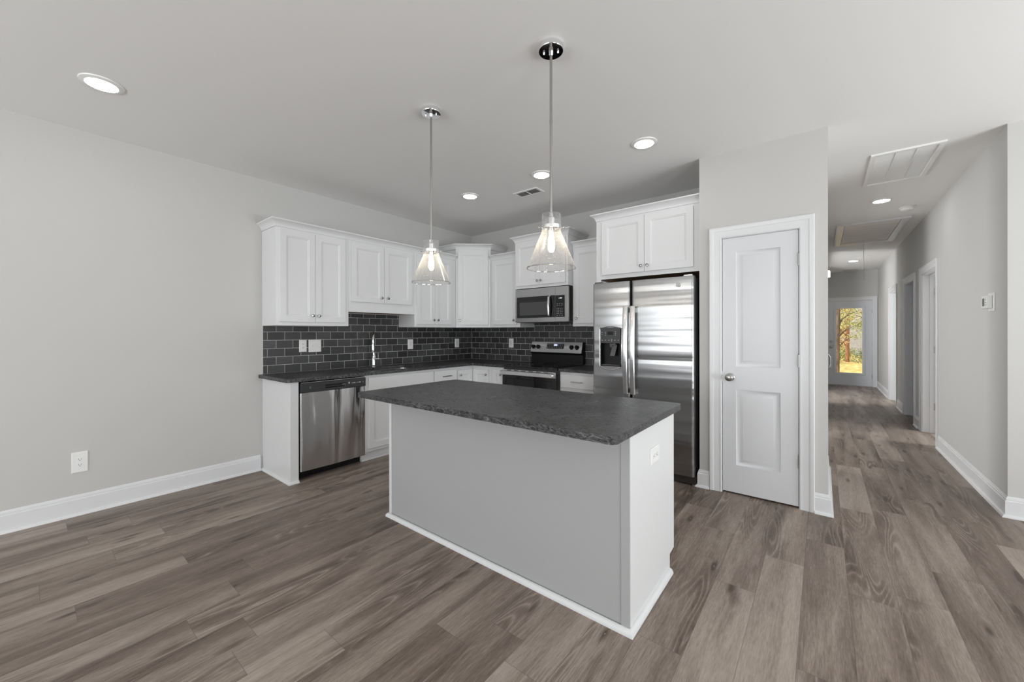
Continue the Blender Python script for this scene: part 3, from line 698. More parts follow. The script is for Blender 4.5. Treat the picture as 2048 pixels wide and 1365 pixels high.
# ------------------------------------------------------------------ sink and faucet
t = thing('kitchen_sink', 'stainless steel undermount sink set into the black granite countertop', 'sink', (.375, -1.742, .70))
b = B(); 
def loop(x0, x1, y0, y1, r): return rounded([(x0, y0), (x1, y0), (x1, y1), (x0, y1)], r)
rs = [[(x, y, z) for x, y in loop(.175 - g, .575 + g, -2.10 - g, -1.385 + g, .045)] for g, z in ((.012, .8815), (-.001, .8815), (-.006, .78), (-.02, .70), (-.06, .692))]
b.rings(rs, True, False); b.face(rs[-1]); part('basin', b, M_SINK, t)
part('drain', B().lathe(lambda a, b_, h: (.375 + a, -1.742 + b_, .6925 + h), [(0, 0), (.045, 0), (.045, .003), (.03, .001), (0, .001)], 20), M_CHROME, t)
FX, FY = .115, -1.745; fd = Vector((.83, -.56)).normalized()
fp = lambda q, z: (FX + fd.x * q, FY + fd.y * q, z)
t = thing('kitchen_faucet', 'chrome gooseneck faucet with side lever standing behind the sink', 'faucet', (FX, FY, .914))
part('base_body', B().lathe(lambda a, b_, h: (FX + a, FY + b_, .9145 + h), [(0, 0), (.027, 0), (.027, .006), (.021, .010), (.020, .125), (.018, .131), (.014, .134), (0, .134)], 24), M_CHROME, t)
R = .085; pts = [fp(0, 1.045), fp(0, 1.15), fp(0, 1.225)] + [fp(R - R * math.cos(a), 1.225 + R * math.sin(a)) for a in [k * PI / 12 for k in range(1, 12)]] + [fp(2 * R, 1.225), fp(2 * R, 1.20)]
part('spout', B().tube(pts, .0125, 14), M_CHROME, t)
part('spray_head', B().tube([fp(2 * R, 1.2), fp(2 * R, 1.185), fp(2 * R, 1.10), fp(2 * R, 1.085)], [.0135, .016, .018, .016], 16), M_CHROME, t)
pd = Vector((.56, .83)).normalized()
part('lever', B().tube([(FX, FY, 1.005), (FX + pd.x * .062, FY + pd.y * .062, 1.005)], .013, 12).tube([(FX + pd.x * .052, FY + pd.y * .052, 1.01), (FX + pd.x * .048, FY + pd.y * .048, 1.075)], [.0045, .0055], 8), M_CHROME, t)

# ------------------------------------------------------------------ dishwasher
t = thing('dishwasher', 'stainless steel dishwasher with black control strip under the left end of the counter', 'dishwasher', (.3, -2.476, 0))
part('body', B().box(.02, .585, -2.786, -2.168, .105, .868), M_BLACK, t)
part('toe_kick', B().box(.02, .52, -2.786, -2.168, .0, .104), M_BLACK, t)
prof = [(-2.781, .586), (-2.781, .620), (-2.774, .628)] + [(-2.774 + k * .607 / 10, .628 + .010 * math.sin(PI * k / 10)) for k in range(1, 10)] + [(-2.167, .628), (-2.160, .620), (-2.160, .586)]
part('door', B().prism([(x, y) for y, x in prof], .088, .778, XYZ), M_STEEL_V, t)
b = B(); b.panel_slab(ML, -2.781, -2.160, .780, .864, .586, .634, [(-2.565, -2.372, .797, .832)], [(.002, .002), (.010, .030)])
cp = part('control_panel', b, M_CTRL, t, bevel=.002)
part('handle_lip', B().mbox(ML, -2.568, -2.369, .630, .640, .829, .836), M_BLACK, cp)
for k, (q, w) in enumerate(((-2.40, .005), (-2.388, .005), (-2.376, .005), (-2.335, .014), (-2.305, .006), (-2.283, .024), (-2.252, .008), (-2.226, .022), (-2.19, .005))):
    part('button', B().mbox(ML, q - w / 2, q + w / 2, .634, .6352, .820, .830 if k != 3 else .838), M_MARK, cp)
part('emblem', B().lathe(lambda a, b_, h: ML(-2.70 + a, .634 + h, .822 + b_), [(0, 0), (.010, 0), (.010, .0008), (0, .0008)], 20), M_DGREY, cp)
part('latch_strip', B().mbox(ML, -2.775, -2.17, .60, .622, .866, .870), M_STEEL_R, t)

# ------------------------------------------------------------------ range
RX0, RX1 = 1.183, 1.943; RC = (RX0 + RX1) / 2
t = thing('electric_range', 'stainless steel electric range with black glass cooktop below the microwave', 'range', (RC, -.33, 0))
part('body', B().box(RX0, RX1, -.655, -.03, .02, .895), mat('range_side_dark', (.03, .03, .032), .4), t)
ck = part('cooktop', B().box(RX0 - .001, RX1 + .001, -.672, -.075, .8965, .918), M_BGLASS, t, bevel=.003)
for x, y, r in ((RX0 + .2, -.50, .11), (RX1 - .2, -.50, .085), (RX0 + .2, -.22, .075), (RX1 - .2, -.22, .10)):
    part('burner_ring', B().lathe(lambda a, b_, h: (x + a, y + b_, .9181 + h), [(r, 0), (r, .0003), (r - .003, .0003), (r - .003, 0)], 40, caps=False), M_DGREY, ck)
bg = [(-.075, .918), (-.030, .918), (-.030, 1.188), (-.062, 1.188), (-.105, 1.052), (-.098, 1.044), (-.075, 1.030)]
part('backguard', B().prism(bg, RX0, RX1, lambda a, b_, h: (h, a, b_)), M_BLACK, t)
sl = Vector((-.062, 1.188)) - Vector((-.105, 1.052)); sll = sl.length; sl.normalize(); sn = Vector((-sl.y, sl.x))
MG = lambda s, d, z: (s, -.105 + sl.x * z + sn.x * d, 1.052 + sl.y * z + sn.y * d)
pn = part('control_panel', B().mbox(MG, RX0 + .004, RX1 - .004, .0, .008, .002, sll), M_STEEL_A, t, bevel=.002)
part('display_panel', B().mbox(MG, 1.430, 1.684, .008, .0092, .050, .118), M_BGLASS, pn)
dg = B().mbox(MG, 1.536, 1.586, .0092, .0097, .090, .112)
part('clock_display', dg, M_DISP, pn)
mk = B()
for r_, zz in enumerate((.108, .098, .074, .062)):
    for k in range(9):
        q = 1.445 + k * .0265
        if 1.525 < q < 1.60 and r_ < 2: continue
        mk.mbox(MG, q - .006, q + .006, .0092, .0095, zz - .0015, zz + .0015)
part('button_markings', mk, M_MARK, pn)
for q in (1.227, 1.302, 1.797, 1.871):
    F = lambda a, b_, h: MG(q + a, .008 + h, .072 + b_)
    k_ = part('control_knob', B().lathe(F, [(0, 0), (.029, 0), (.028, .005), (.023, .008), (.021, .028), (.019, .031), (0, .031)], 24), M_BLACK, pn)
    part('grip', B().mbox(MG, q - .005, q + .005, .036, .046, .050, .094), M_BLACK, k_, bevel=.002)
b = B().panel_slab(MB, RX0 + .004, RX1 - .004, .20, .872, .656, .690, [(RX0 + .055, RX1 - .055, .31, .770)], [(.003, .003)])
od = part('oven_door', b, M_BGLASS, t, bevel=.002)
part('door_trim', B().mbox(MB, RX0 + .004, RX1 - .004, .690, .694, .808, .872), M_STEEL_R, od, bevel=.0015)
b = B()
for k in range(6):
    q = RX0 + .08 + k * .105; b.mbox(MB, q, q + .062, .6925, .6945, .862, .868)
part('vent_slots', b, M_BLACK, od)
b = B().mbox(MB, RX0 + .012, RX1 - .012, .728, .748, .812, .858)
for q in (RX0 + .012, RX1 - .045): b.mbox(MB, q, q + .033, .694, .730, .815, .855)
part('door_handle', b, M_STEEL_R, od, bevel=.006)
part('storage_drawer', B().mbox(MB, RX0 + .004, RX1 - .004, .656, .685, .05, .19), M_STEEL_A, t, bevel=.003)

# ------------------------------------------------------------------ microwave
t = thing('microwave_oven', 'stainless steel over-the-range microwave with black glass door', 'microwave', (RC, -.2, 1.433))
part('body', B().mbox(MB, RX0, RX1, .012, .398, 1.445, 1.846), M_BLACK, t, bevel=.003)
part('vent_bottom', B().mbox(MB, RX0 + .01, RX1 - .01, .02, .40, 1.433, 1.4445), M_DGREY, t)
part('front_trim', B().mbox(MB, RX0, RX1, .399, .428, 1.436, 1.846), M_STEEL_A, t, bevel=.003)
part('door_split', B().mbox(MB, 1.7705, 1.7725, .428, .4284, 1.438, 1.845), M_BLACK, t)
wp = part('door_window', B().panel_slab(MB, 1.210, 1.765, 1.489, 1.746, .428, .434, [(1.252, 1.672, 1.517, 1.682)], [(.002, .001)]), M_BGLASS, t, bevel=.001)
part('window_mesh', B().mbox(MB, 1.255, 1.669, .4331, .4335, 1.520, 1.679), mat('microwave_window_grey', (.055, .055, .056), .12), wp)
part('door_handle', B().tube([MB(1.700, .434, 1.735), MB(1.702, .460, 1.725), MB(1.704, .470, 1.62), MB(1.702, .460, 1.515), MB(1.700, .434, 1.505)], [.012, .014, .0155, .014, .012], 12), M_STEEL_R, t)
kp = part('keypad', B().mbox(MB, 1.7725, 1.898, .428, .4335, 1.490, 1.742), M_BGLASS, t, bevel=.001)
part('display_digits', B().mbox(MB, 1.836, 1.866, .4335, .434, 1.703, 1.713).mbox(MB, 1.82, 1.83, .4335, .434, 1.706, 1.709), M_DISPW, kp)
b = B()
for zz in (1.645, 1.627): 
    for q in (1.805, 1.835, 1.865): b.mbox(MB, q - .009, q + .009, .4335, .4339, zz - .002, zz + .002)
for k in range(4):
    for q in (1.800, 1.822, 1.846, 1.868): b.mbox(MB, q - .004, q + .004, .4335, .4339, 1.588 - k * .019 - .003, 1.588 - k * .019 + .003)
for q in (1.805, 1.838, 1.868): b.mbox(MB, q - .007, q + .007, .4335, .4339, 1.506, 1.511)
part('button_markings', b, M_MARK, kp)
part('emblem', B().lathe(lambda a, b_, h: MB(1.545 + a, .428 + h, 1.795 + b_), [(0, 0), (.012, 0), (.012, .001), (0, .001)], 20), M_NICKEL, t)

# ------------------------------------------------------------------ refrigerator
FX0, FX1, FY1 = 2.428, 3.362, .780
t = thing('refrigerator', 'tall stainless steel side-by-side refrigerator with a dispenser in its left door', 'refrigerator', ((FX0 + FX1) / 2, -.4, 0))
part('body', B().mbox(MB, FX0 + .012, FX1 + .012, .03, .700, .03, 1.775), M_BLACK, t, bevel=.004)
part('base_grille', B().mbox(MB, FX0 + .01, FX1 + .008, .06, .745, .012, .078), mat('grille_brown_black', (.03, .024, .02), .5), t)
def door_profile(x0, x1, r=.022, bulge=.007):
    pts = [(x0, .708)]; n = 8
    for k in range(n + 1):
        a = PI * (1 - k / n / 2); pts.append((x0 + r + r * math.cos(a), FY1 - r - .0 + r * math.sin(a)))
    for k in range(1, 12): pts.append((x0 + r + (x1 - x0 - 2 * r) * k / 12, FY1 + bulge * math.sin(PI * k / 12)))
    for k in range(n + 1):
        a = PI / 2 * (1 - k / n); pts.append((x1 - r + r * math.cos(a), FY1 - r + r * math.sin(a)))
    pts.append((x1, .708)); return pts
FB = lambda a, b_, h: (a, -b_, h)
part('right_door', B().prism(door_profile(2.824, FX1), .083, 1.790, FB), M_STEEL_H, t)
# left door built round the dispenser cavity
PX0, PX1, PZ0, PZ1 = 2.512, 2.728, .985, 1.345
pr = door_profile(FX0, 2.806)
def clip(pts, x0, x1):
    out = []
    for k in range(len(pts)):
        (xa, ya), (xb, yb) = pts[k], pts[(k + 1) % len(pts)]
        if x0 <= xa <= x1: out.append((xa, ya))
        cuts = sorted([(abs((xc - xa) / (xb - xa)), xc) for xc in (x0, x1) if (xa - xc) * (xb - xc) < 0])
        for u, xc in cuts: out.append((xc, ya + (yb - ya) * u))
    return out
b = B().prism(pr, .083, PZ0, FB).prism(pr, PZ1, 1.790, FB).prism(clip(pr, FX0, PX0), PZ0, PZ1, FB).prism(clip(pr, PX1, 2.806), PZ0, PZ1, FB)
ld = part('left_door', b, M_STEEL_H, t)
ds = part('dispenser', B().mbox(MB, PX0, PX1, .709, .712, PZ0, PZ1).mbox(MB, PX0, PX0 + .004, .712, FY1, PZ0, PZ1).mbox(MB, PX1 - .004, PX1, .712, FY1, PZ0, PZ1).mbox(MB, PX0 + .004, PX1 - .004, .712, FY1 + .012, PZ0, PZ0 + .012), M_BLACK, ld)
part('control_panel', B().mbox(MB, PX0 + .006, PX1 - .006, .735, FY1 + .014, 1.205, PZ1 + .012), M_CTRL, ds, bevel=.003)
part('display_window', B().mbox(MB, 2.592, 2.650, FY1 + .014, FY1 + .0148, 1.287, 1.318), M_BLACK, ds)
mk = B()
for q, zz, w in [(2.534, 1.31, .008), (2.534, 1.29, .004), (2.570, 1.312, .006), (2.570, 1.297, .006), (2.570, 1.282, .006), (2.672, 1.318, .008), (2.672, 1.302, .008), (2.672, 1.286, .008), (2.536, 1.235, .009), (2.572, 1.235, .009), (2.606, 1.235, .009), (2.634, 1.243, .010), (2.634, 1.229, .010), (2.666, 1.235, .009), (2.70, 1.235, .009)]:
    mk.mbox(MB, q - w / 2, q + w / 2, FY1 + .014, FY1 + .0145, zz - .003, zz + .003)
part('button_markings', mk, M_MARK, ds)
part('paddle', B().prism([(-.012, 0), (.034, 0), (.050, .105), (.004, .112)], .735, .745, lambda a, b_, h: MB(2.635 + a - .015, h + .03 * (1 - b_ / .11), 1.085 + b_)).mbox(MB, 2.615, 2.66, .73, .765, 1.19, 1.206), M_DGREY, ds)
part('spout', B().tube([MB(2.61, .755, 1.21), MB(2.612, .755, 1.165)], [.018, .010], 12), M_DGREY, ds)
part('drip_tray', B().mbox(MB, PX0 + .02, PX1 - .02, .725, FY1 + .008, PZ0 + .012, PZ0 + .016), M_DGREY, ds)
arch = [(PX0 - .008, PZ0 - .006)] + [(PX0 - .008 + (PX1 - PX0 + .016) * k / 12, PZ1 + .006 + .020 * math.sin(PI * k / 12)) for k in range(13)] + [(PX1 + .008, PZ0 - .006)] + [(PX1 + .008 - (PX1 - PX0 + .016) * k / 12, PZ0 - .006 - .032 * math.sin(PI * k / 12)) for k in range(1, 12)]
part('bezel', B().sweep(arch, [(.0, FY1 + .001), (.0, FY1 + .012), (.004, FY1 + .014), (.010, FY1 + .010), (.012, FY1 + .001)], lambda a, b_, h: MB(a, h, b_), closed=True), mat('bezel_steel', (.68, .68, .69), .22, 1.0), ds)
for q, nm in ((2.781, 'left'), (2.849, 'right')):
    hb = B(); n = 14; rs = []
    for k in range(n + 1):
        u = k / n; z = .742 + (1.552 - .742) * u; d = FY1 + .040 + .022 * math.sin(PI * u); w = .024; 
        rs.append([MB(q + a, d + e, z) for a, e in ((-w, 0), (-w * .7, .009), (0, .012), (w * .7, .009), (w, 0), (w * .6, -.006), (-w * .6, -.006))])
    hb.rings(rs)
    for z in (.765, 1.515): hb.mbox(MB, q - .013, q + .013, FY1 - .003, FY1 + .042, z - .022, z + .022)
    part('door_handle', hb, M_STEEL_R, t)
em = part('emblem', B().lathe(lambda a, b_, h: MB(3.240 + a, FY1 + .003 + h, 1.718 + b_), [(0, 0), (.0205, 0), (.0205, .004), (.0185, .005), (.0175, .0035), (0, .0035)], 32), M_CHROME, t)
lg = B()
def stroke(pts): lg.tube([MB(3.240 + a, FY1 + .0068, 1.718 + c) for a, c in pts], .0010, 6)
stroke([(-.001 + .0058 * math.cos(a) - .005, .0075 * math.sin(a)) for a in [PI * (.25 + 1.5 * k / 12) for k in range(13)]] + [(-.0015, -.001), (-.006, -.001)])
stroke([(.0095, .006), (.006, .008), (.003, .005), (.006, .0008), (.003, -.004), (.006, -.0078), (.0100, -.005)])
part('monogram', lg, M_NICKEL, em)
for q in (FX0 + .05, FX1 - .05): part('hinge_cover', B().mbox(MB, q - .035, q + .035, .66, .765, 1.791, 1.806), M_CHROME if q > 3 else M_DGREY, t, bevel=.004)
for q in (FX0 + .03, FX1 - .012): part('foot', B().lathe(lambda a, b_, h: MB(q + a, .735 + b_, h), [(0, 0), (.016, 0), (.016, .012), (.010, .014), (.010, .05), (0, .05)], 12), M_NICKEL, t)

# ------------------------------------------------------------------ pendants
def pendant(px, py, label):
    t = thing('pendant_light', label, 'pendant light', (px, py, H), 'seeded glass pendants over the island')
    C = lambda a, b_, h: (px + a, py + b_, h)
    cn = part('canopy', B().lathe(C, [(0, H - .0005), (.064, H - .0005), (.064, H - .024), (.062, H - .027), (.012, H - .028), (.010, H - .050), (0, H - .050)], 40), M_CHROME, t)
    for a in (.5, .5 + PI): part('screw', B().lathe(lambda x, y, h: C(.036 * math.cos(a) + x, .036 * math.sin(a) + y, h), [(0, H - .027), (.005, H - .027), (.005, H - .037), (.003, H - .040), (0, H - .040)], 12), M_CHROME, cn)
    rd = B()
    for z0, z1 in ((2.40, H - .05), (1.925, 2.395)): rd.tube([C(0, 0, z1), C(0, 0, z0)], .0068, 12)
    rd.tube([C(0, 0, 2.405), C(0, 0, 2.39)], .008, 12)
    part('rod', rd, M_NICKEL, t)
    cp = part('band', B().lathe(C, [(.0495, 1.862), (.0515, 1.861), (.0515, 1.843), (.0495, 1.842), (.0495, 1.862)], 40, caps=False), M_CHROME, t)
    for a in (YAW + PI, YAW, YAW + PI / 2):
        F = lambda x, y, h: C(math.cos(a) * (.051 + h) - math.sin(a) * x, math.sin(a) * (.051 + h) + math.cos(a) * x, 1.852 + y)
        part('thumb_screw', B().lathe(F, [(0, 0), (.003, 0), (.003, .010), (.0065, .012), (.0065, .018), (0, .019)], 12), M_CHROME, cp)
    part('socket', B().lathe(C, [(0, 1.926), (.009, 1.926), (.012, 1.905), (.019, 1.900), (.019, 1.860), (.043, 1.856), (.043, 1.851), (.019, 1.848), (.016, 1.822), (0, 1.822)], 28), M_CHROME, t)
    sh = part('shade', B().lathe(C, [(.049, 1.920), (.049, 1.845), (.050, 1.830), (.1260, 1.645), (.1245, 1.645), (.0478, 1.829), (.0465, 1.845), (.0465, 1.920), (.049, 1.920)], 64, caps=False), M_SEED, t)
    part('rim', B().lathe(C, [(.1235, 1.645), (.1265, 1.6465), (.1278, 1.643), (.1262, 1.6405), (.1238, 1.6415), (.1235, 1.645)], 64, caps=False), M_RIM, sh)
    part('bulb', B().lathe(C, [(0, 1.8215), (.011, 1.8215), (.011, 1.812), (.0145, 1.795), (.0175, 1.770), (.0165, 1.742), (.010, 1.727), (0, 1.724)], 20), M_BULB, t, label='glowing filament bulb')
    return t
p0 = pendant(3.119, -2.610, 'chrome pendant light with seeded glass cone, right one over the island')
dup(p0, (2.186, -2.618, H), 'chrome pendant light with seeded glass cone, left one over the island')

# ------------------------------------------------------------------ ceiling fixtures
def downlight(x, y, label, group='recessed ceiling lights'):
    t = thing('recessed_light', label, 'ceiling light', (x, y, H), group)
    C = lambda a, b_, h: (x + a, y + b_, H + h)
    part('trim_ring', B().lathe(C, [(.097, -.0003), (.095, -.006), (.075, -.011), (.071, -.011), (.071, -.004), (.071, -.0003)], 40, caps=False), M_PLATE, t)
    part('lens', B().lathe(C, [(0, -.006), (.0705, -.006), (.0705, -.001), (0, -.001)], 40, caps=False), M_LENS, t)
    return t
l0 = downlight(1.241, -1.293, 'recessed ceiling light in the kitchen farthest back, above the sink counter', 'recessed ceiling lights')
for x, y, lb in ((.886, -4.008, 'recessed ceiling light alone at the far left of the photo, over the bare floor'), (2.164, -1.287, 'recessed ceiling light behind the right pendant rod, near the ceiling vent'), (3.127, -1.292, 'recessed ceiling light in front of the refrigerator'),
                 (4.731, 1.690, 'nearer recessed ceiling light in the hallway, beside the smoke detector'), (4.719, 6.441, 'farther recessed ceiling light in the hallway, near the glass door')):
    dup(l0, (x, y, H), lb)
def register(label, x0, x1, y0, y1, n, dark):
    t = thing('ceiling_vent', label, 'vent', ((x0 + x1) / 2, (y0 + y1) / 2, H))
    FRM = lambda s, d, z: (s, z, H - d)
    part('frame', B().panel_slab(FRM, x0, x1, y0, y1, .0003, .008, [(x0 + .022, x1 - .022, y0 + .022, y1 - .022)], [(0, .0077)], fill=False), M_PLATE, t)
    part('backing', B().box(x0 + .022, x1 - .022, y0 + .022, y1 - .022, H - .0015, H - .0004), dark, t)
    b = B()
    for k in range(n):
        q = y0 + .028 + (y1 - y0 - .056) * k / (n - 1); b.prism([(q - .004, H - .008), (q - .0028, H - .008), (q + .005, H - .002), (q + .0038, H - .002)], x0 + .022, x1 - .022, lambda a, b_, h: (h, a, b_))
    b.box((x0 + x1) / 2 - .004, (x0 + x1) / 2 + .004, y0 + .022, y1 - .022, H - .0085, H - .002)
    part('louvers', b, M_PLATE, t); return t
register('small white ceiling vent above the kitchen counters', 1.645, 1.945, -1.062, -.912, 7, M_GRILLE)
register('small white ceiling vent at the far end of the hallway, above the glass door', 4.585, 4.90, 7.86, 8.01, 7, M_GRILLE)
t = thing('return_air_grille', 'large white return air panel in three sections, nearest ceiling panel in the hallway', 'vent', (4.745, .54, H))
FRM = lambda s, d, z: (s, z, H - d)
part('frame', B().panel_slab(FRM, 4.530, 4.962, .100, .985, .0003, .014, [(4.562, 4.930, .132, .953)], [(.004, .0137)], fill=False), M_PLATE, t)
b = B().box(4.562, 4.930, .132, .953, H - .004, H - .0005)
for k in range(54): 
    q = .14 + k * .015; b.prism([(q, H - .0052), (q + .006, H - .0052), (q + .008, H - .004), (q - .002, H - .004)], 4.566, 4.926, lambda a, b_, h: (h, a, b_))
part('louvers', b, mat('grille_white', (.76, .76, .75), .5), t)
part('section_bar', B().box(4.684, 4.692, .136, .949, H - .009, H - .0045), M_PLATE, t); part('section_bar', B().box(4.806, 4.814, .136, .949, H - .009, H - .0045), M_PLATE, t)
t = thing('attic_hatch', 'wooden attic ladder hatch with white casing in the hallway ceiling', 'hatch', (4.73, 3.55, H))
M_HATCH = mat('hatch_board_wood', (.55, .52, .48), .6); nt = NT(M_HATCH)
nt.link(nt.ramp(nt.noise(nt.mapping(nt.geo(), (1, 9, 1)), 2.5, 3), [(.3, (.66, .63, .59)), (.7, (.82, .80, .77))]), nt.b.inputs[0])
part('casing', B().sweep([(4.45, 2.80), (5.02, 2.80), (5.02, 4.29), (4.45, 4.29)], [(0, H - .0004), (0, H - .012), (.012, H - .014), (.05, H - .016), (.075, H - .020), (.082, H - .018), (.082, H - .0004)], XYZ, closed=True), M_TRIM, t)
part('hatch_board', B().box(4.456, 5.014, 2.806, 4.284, H - .010, H - .001), M_HATCH, t)
b = B().tube([(4.742, 4.24, H - .010), (4.741, 4.245, 2.60), (4.745, 4.25, 2.45), (4.742, 4.25, 2.19)], .0022, 6)
part('pull_cord', b, mat('cord_white', (.6, .58, .55), .7), t)
part('cord_knob', B().lathe(lambda a, b_, h: (4.742 + a, 4.25 + b_, 2.15 + h), [(0, 0), (.008, .002), (.010, .014), (.006, .032), (.002, .042), (0, .042)], 12), M_PLATE, t)
t = thing('smoke_detector', 'round white smoke detector on the hallway ceiling', 'smoke detector', (4.998, 2.195, H))
C = lambda a, b_, h: (4.998 + a, 2.195 + b_, H + h)
part('base', B().lathe(C, [(0, -.0004), (.074, -.0004), (.074, -.012), (.068, -.014), (0, -.014)], 32), M_PLATE, t)
part('cover', B().lathe(C, [(.066, -.0145), (.066, -.018), (.058, -.038), (.05, -.042), (0, -.043)], 32), M_PLATE, t)
# thermostat
t = thing('thermostat', 'white wall thermostat on the hallway right wall', 'thermostat', MH(.375, 0, 1.54))
part('wall_plate', B().mbox(MH, .285, .420, .0005, .006, 1.470, 1.612), M_PLATE, t, bevel=.003)
part('case', B().mbox(MH, .318, .455, .0065, .034, 1.492, 1.590), M_PLATE, t, bevel=.004)
part('screen', B().mbox(MH, .380, .430, .034, .0346, 1.512, 1.572), M_DGREY, t)
b = B()
for z in (1.515, 1.535, 1.555): b.mbox(MH, .340, .360, .034, .0355, z, z + .008)
part('buttons', b, M_MARK, t)
# small fitting high on the hall's left wall that peeps past the pantry corner
t = thing('wall_sconce', 'small white and chrome wall light high in the hallway, barely showing past the pantry corner', 'wall light', (XP1, 4.2, 2.25))
part('back_plate', B().mbox(MLH, 4.15, 4.25, .0005, .012, 2.10, 2.36), M_CHROME, t, bevel=.003)
part('arm', B().tube([MLH(4.2, .012, 2.33), MLH(4.2, .05, 2.345)], .006, 8), M_CHROME, t)
part('shade', B().lathe(lambda a, b_, h: MLH(4.2 + a, .052 + b_, 2.235 + h), [(0, 0), (.022, 0), (.022, .10), (.015, .112), (0, .112)], 16), mat('lit_sconce_shade', (1, 1, 1), .5, emis=(1, .98, .95), estr=2.5), t)
part('knob', B().lathe(lambda a, b_, h: MLH(4.2 + a, .088 + b_, 2.395 + h), [(0, -.014), (.010, -.010), (.014, 0), (.010, .010), (0, .014)], 12), M_PLATE, t)

# ------------------------------------------------------------------ yard beyond the glass door
M_GROUND = mat('yard_ground_leaves', (.5, .4, .1), .9); nt = NT(M_GROUND)
nt.link(nt.ramp(nt.noise(nt.geo(), 5, 6, .75), [(.35, (.16, .10, .03)), (.48, (.62, .42, .10)), (.60, (.85, .68, .30)), (.72, (.45, .40, .12))]), nt.b.inputs[0])
struct('yard', B().box(-30, 40, YE + .15, 90, -.55, -.45), M_GROUND, smooth=False)
M_BARK = mat('grey_brown_bark', (.16, .11, .08), .9); M_BARK2 = mat('orange_brown_bark', (.34, .15, .07), .9)
def leafmat(n, c):
    m = mat(n, c, .6); nt = NT(m); nt.b.inputs['Transmission Weight'].default_value = 0
    return m
for m_, c0, c1_ in ((M_BARK, (.07, .05, .035), (.24, .17, .12)), (M_BARK2, (.18, .08, .04), (.46, .22, .11))):
    nt = NT(m_); nt.link(nt.ramp(nt.noise(nt.mapping(nt.geo(), (9, 9, 2)), 2.2, 4, .65), [(.35, c0), (.65, c1_)]), nt.b.inputs[0])
M_LG, M_LY, M_LO, M_LD = leafmat('leaf_yellow_green', (.38, .40, .13)), leafmat('leaf_yellow', (.62, .48, .20)), leafmat('leaf_orange', (.50, .29, .14)), leafmat('leaf_green', (.15, .20, .07))
def leaves(b, c, rad, n, s, rnd):
    for _ in range(n):
        p = Vector([max(-1.9, min(1.9, rnd.gauss(0, 1))) * q for q in rad]) + Vector(c)
        u = Vector((rnd.uniform(-1, 1), rnd.uniform(-1, 1), rnd.uniform(-.6, .6))).normalized() * s; w = u.orthogonal().normalized() * s * .55
        b.face([p - u, p - w, p + u, p + w])
    return b
def tree(label, x, y, h, r, bark, fol, spots, n, s, seed, lean=0):
    rnd = random.Random(seed); t = thing('tree', label, 'tree', (x, y, -.45), 'trees in the yard')
    part('trunk', B().tube([(x, y, -.47), (x + lean * .3, y, h * .35), (x + lean * .7, y, h * .7), (x + lean, y, h)], [r, r * .9, r * .75, r * .4], 10), bark, t)
    br = B()
    for k, (sx, sy, sz, *_r) in enumerate(spots): 
        z0 = max(.3, min(h * .9, sz - .5)); br.tube([(x + lean * z0 / h, y, z0), (x + sx * .5, y + sy * .5, (z0 + sz) / 2 + .1), (x + sx, y + sy, sz)], [r * .3, r * .2, r * .07], 6)
    part('branches', br, bark, t)
    b = B()
    for sx, sy, sz, rr in spots: leaves(b, (x + sx, y + sy, sz), (rr, rr, rr * .55), n, s, rnd)
    part('foliage', b, fol, t, smooth=False); return t
tree('slim bare-trunked tree at the left side of the door glass', 4.645, 15.2, 6.0, .085, M_BARK, M_LG, [(.35, .3, 1.95, .22), (.55, .2, 1.55, .2), (.15, .2, 2.2, .2), (.75, .5, 2.15, .25), (.5, .1, 1.15, .12)], 90, .035, 3, .1)
tree('orange-barked tree in the middle of the door glass', 5.35, 25.5, 9.0, .095, M_BARK2, M_LY, [(-.5, -.3, 1.5, .3), (-.4, .2, .9, .25), (.2, .2, 2.4, .4), (-.6, .2, 2.2, .4)], 150, .05, 4)
tree('green tree overhanging the right of the door glass', 6.1, 19.5, 8.0, .10, M_BARK, M_LG, [(-.8, 0, 2.1, .35), (-.6, .3, 1.75, .3), (-.4, 0, 1.45, .22), (-.9, .4, 2.35, .3), (-1.1, .2, 1.7, .18)], 130, .045, 5)
rb = random.Random(8)
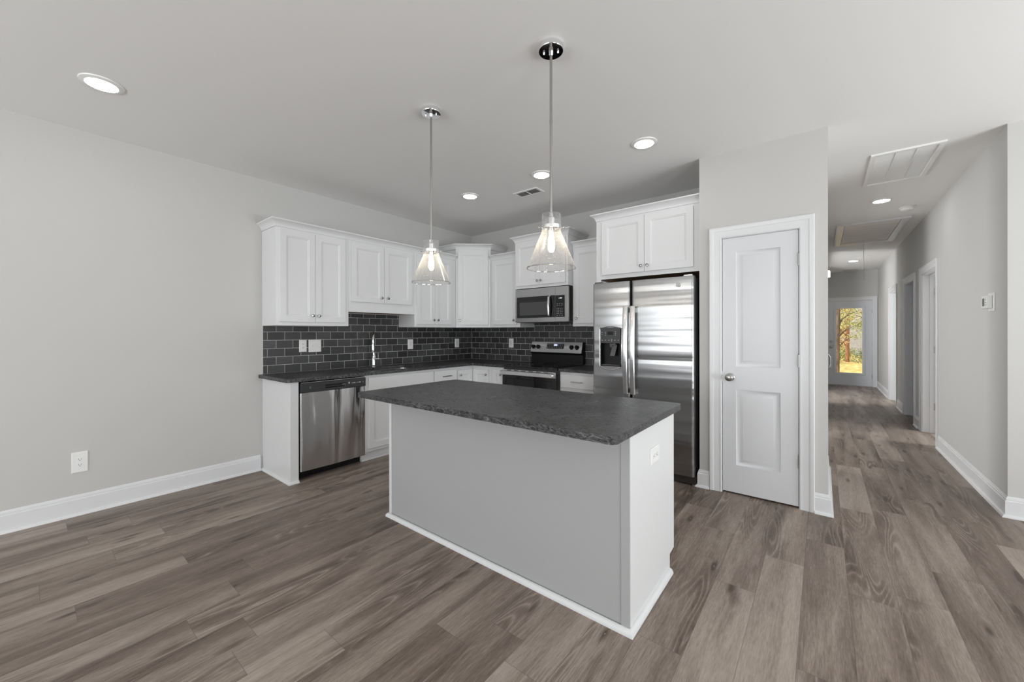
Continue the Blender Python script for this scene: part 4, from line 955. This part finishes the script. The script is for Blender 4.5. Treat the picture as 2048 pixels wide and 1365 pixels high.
for k, (x, y, w, fm, lb) in enumerate([(4.5, 24.2, .55, M_LD, 'low green bush at the left beyond the yellow leaves'), (5.3, 26.4, .5, M_LG, 'low yellow-green bush in the middle beyond the leaves'), (6.1, 24.3, .55, M_LD, 'low dark bush at the right beyond the leaves')]):
    t = thing('bush', lb, 'bush', (x, y, -.45), 'bushes beyond the yard')
    part('stems', B().tube([(x, y, -.46), (x + .05, y, -.1), (x - .05, y, .2)], [.03, .02, .01], 6).tube([(x + .1, y, -.46), (x + .25, y, .15)], [.02, .008], 6), M_BARK, t)
    part('foliage', leaves(B(), (x, y, -.02), (w * .5, .2, .2), 900, .045, rb), fm, t, smooth=False)
M_SIDING = mat('grey_siding', (.45, .45, .47), .8); nt = NT(M_SIDING)
bk = nt.new('ShaderNodeTexBrick'); bk.inputs['Scale'].default_value = 5.0; bk.inputs['Color1'].default_value = (.46, .46, .49, 1); bk.inputs['Color2'].default_value = (.36, .36, .39, 1); bk.inputs['Mortar'].default_value = (.22, .22, .24, 1)
nt.link(nt.mapping(nt.geo(), (1, 1, 1), rot=(PI / 2, 0, 0)), bk.inputs['Vector']); nt.link(bk.outputs[0], nt.b.inputs[0])
t = thing('neighbor_house', 'grey shingled house far behind the trees through the door glass', 'house', (8.0, 36.0, -.45))
part('wall', B().box(6.05, 12, 34, 40, -.45, 2.0), M_SIDING, t)
part('roof', B().prism([(5.9, 2.0), (12.2, 2.0), (9, 4.2)], 33.8, 40.2, lambda a, b_, h: (a, h, b_)), mat('roof_shingle_grey', (.40, .38, .40), .9), t)
for k, (x, y, h_, w, fm) in enumerate([(3.2, 49.5, 9, 1.0, M_LO), (4.9, 54, 10, 1.1, M_LY), (9.6, 62, 12, 1.3, M_LO), (11.2, 50, 9, 1.2, M_LG), (5.2, 44.5, 6, .5, M_LY), (7.6, 80, 14, 1.0, M_LO)]):
    t = thing('tree', ['orange autumn tree at the left of the far tree line', 'yellow autumn tree second from the left in the far tree line', 'orange autumn tree third in the far tree line', 'yellow-green tree at the right of the far tree line', 'lower yellow tree in front of the far tree line at the left', 'lower orange tree in front of the far tree line at the right'][k], 'tree', (x, y, -.45), 'far tree line')
    part('trunk', B().tube([(x, y, -.46), (x + .1, y, 3), (x, y, h_ * .8)], [.16, .12, .05], 8), M_BARK, t)
    part('foliage', leaves(B(), (x, y, h_ * .42), (w, w, h_ * .28), 2600, .13, random.Random(20 + k)), fm, t, smooth=False)
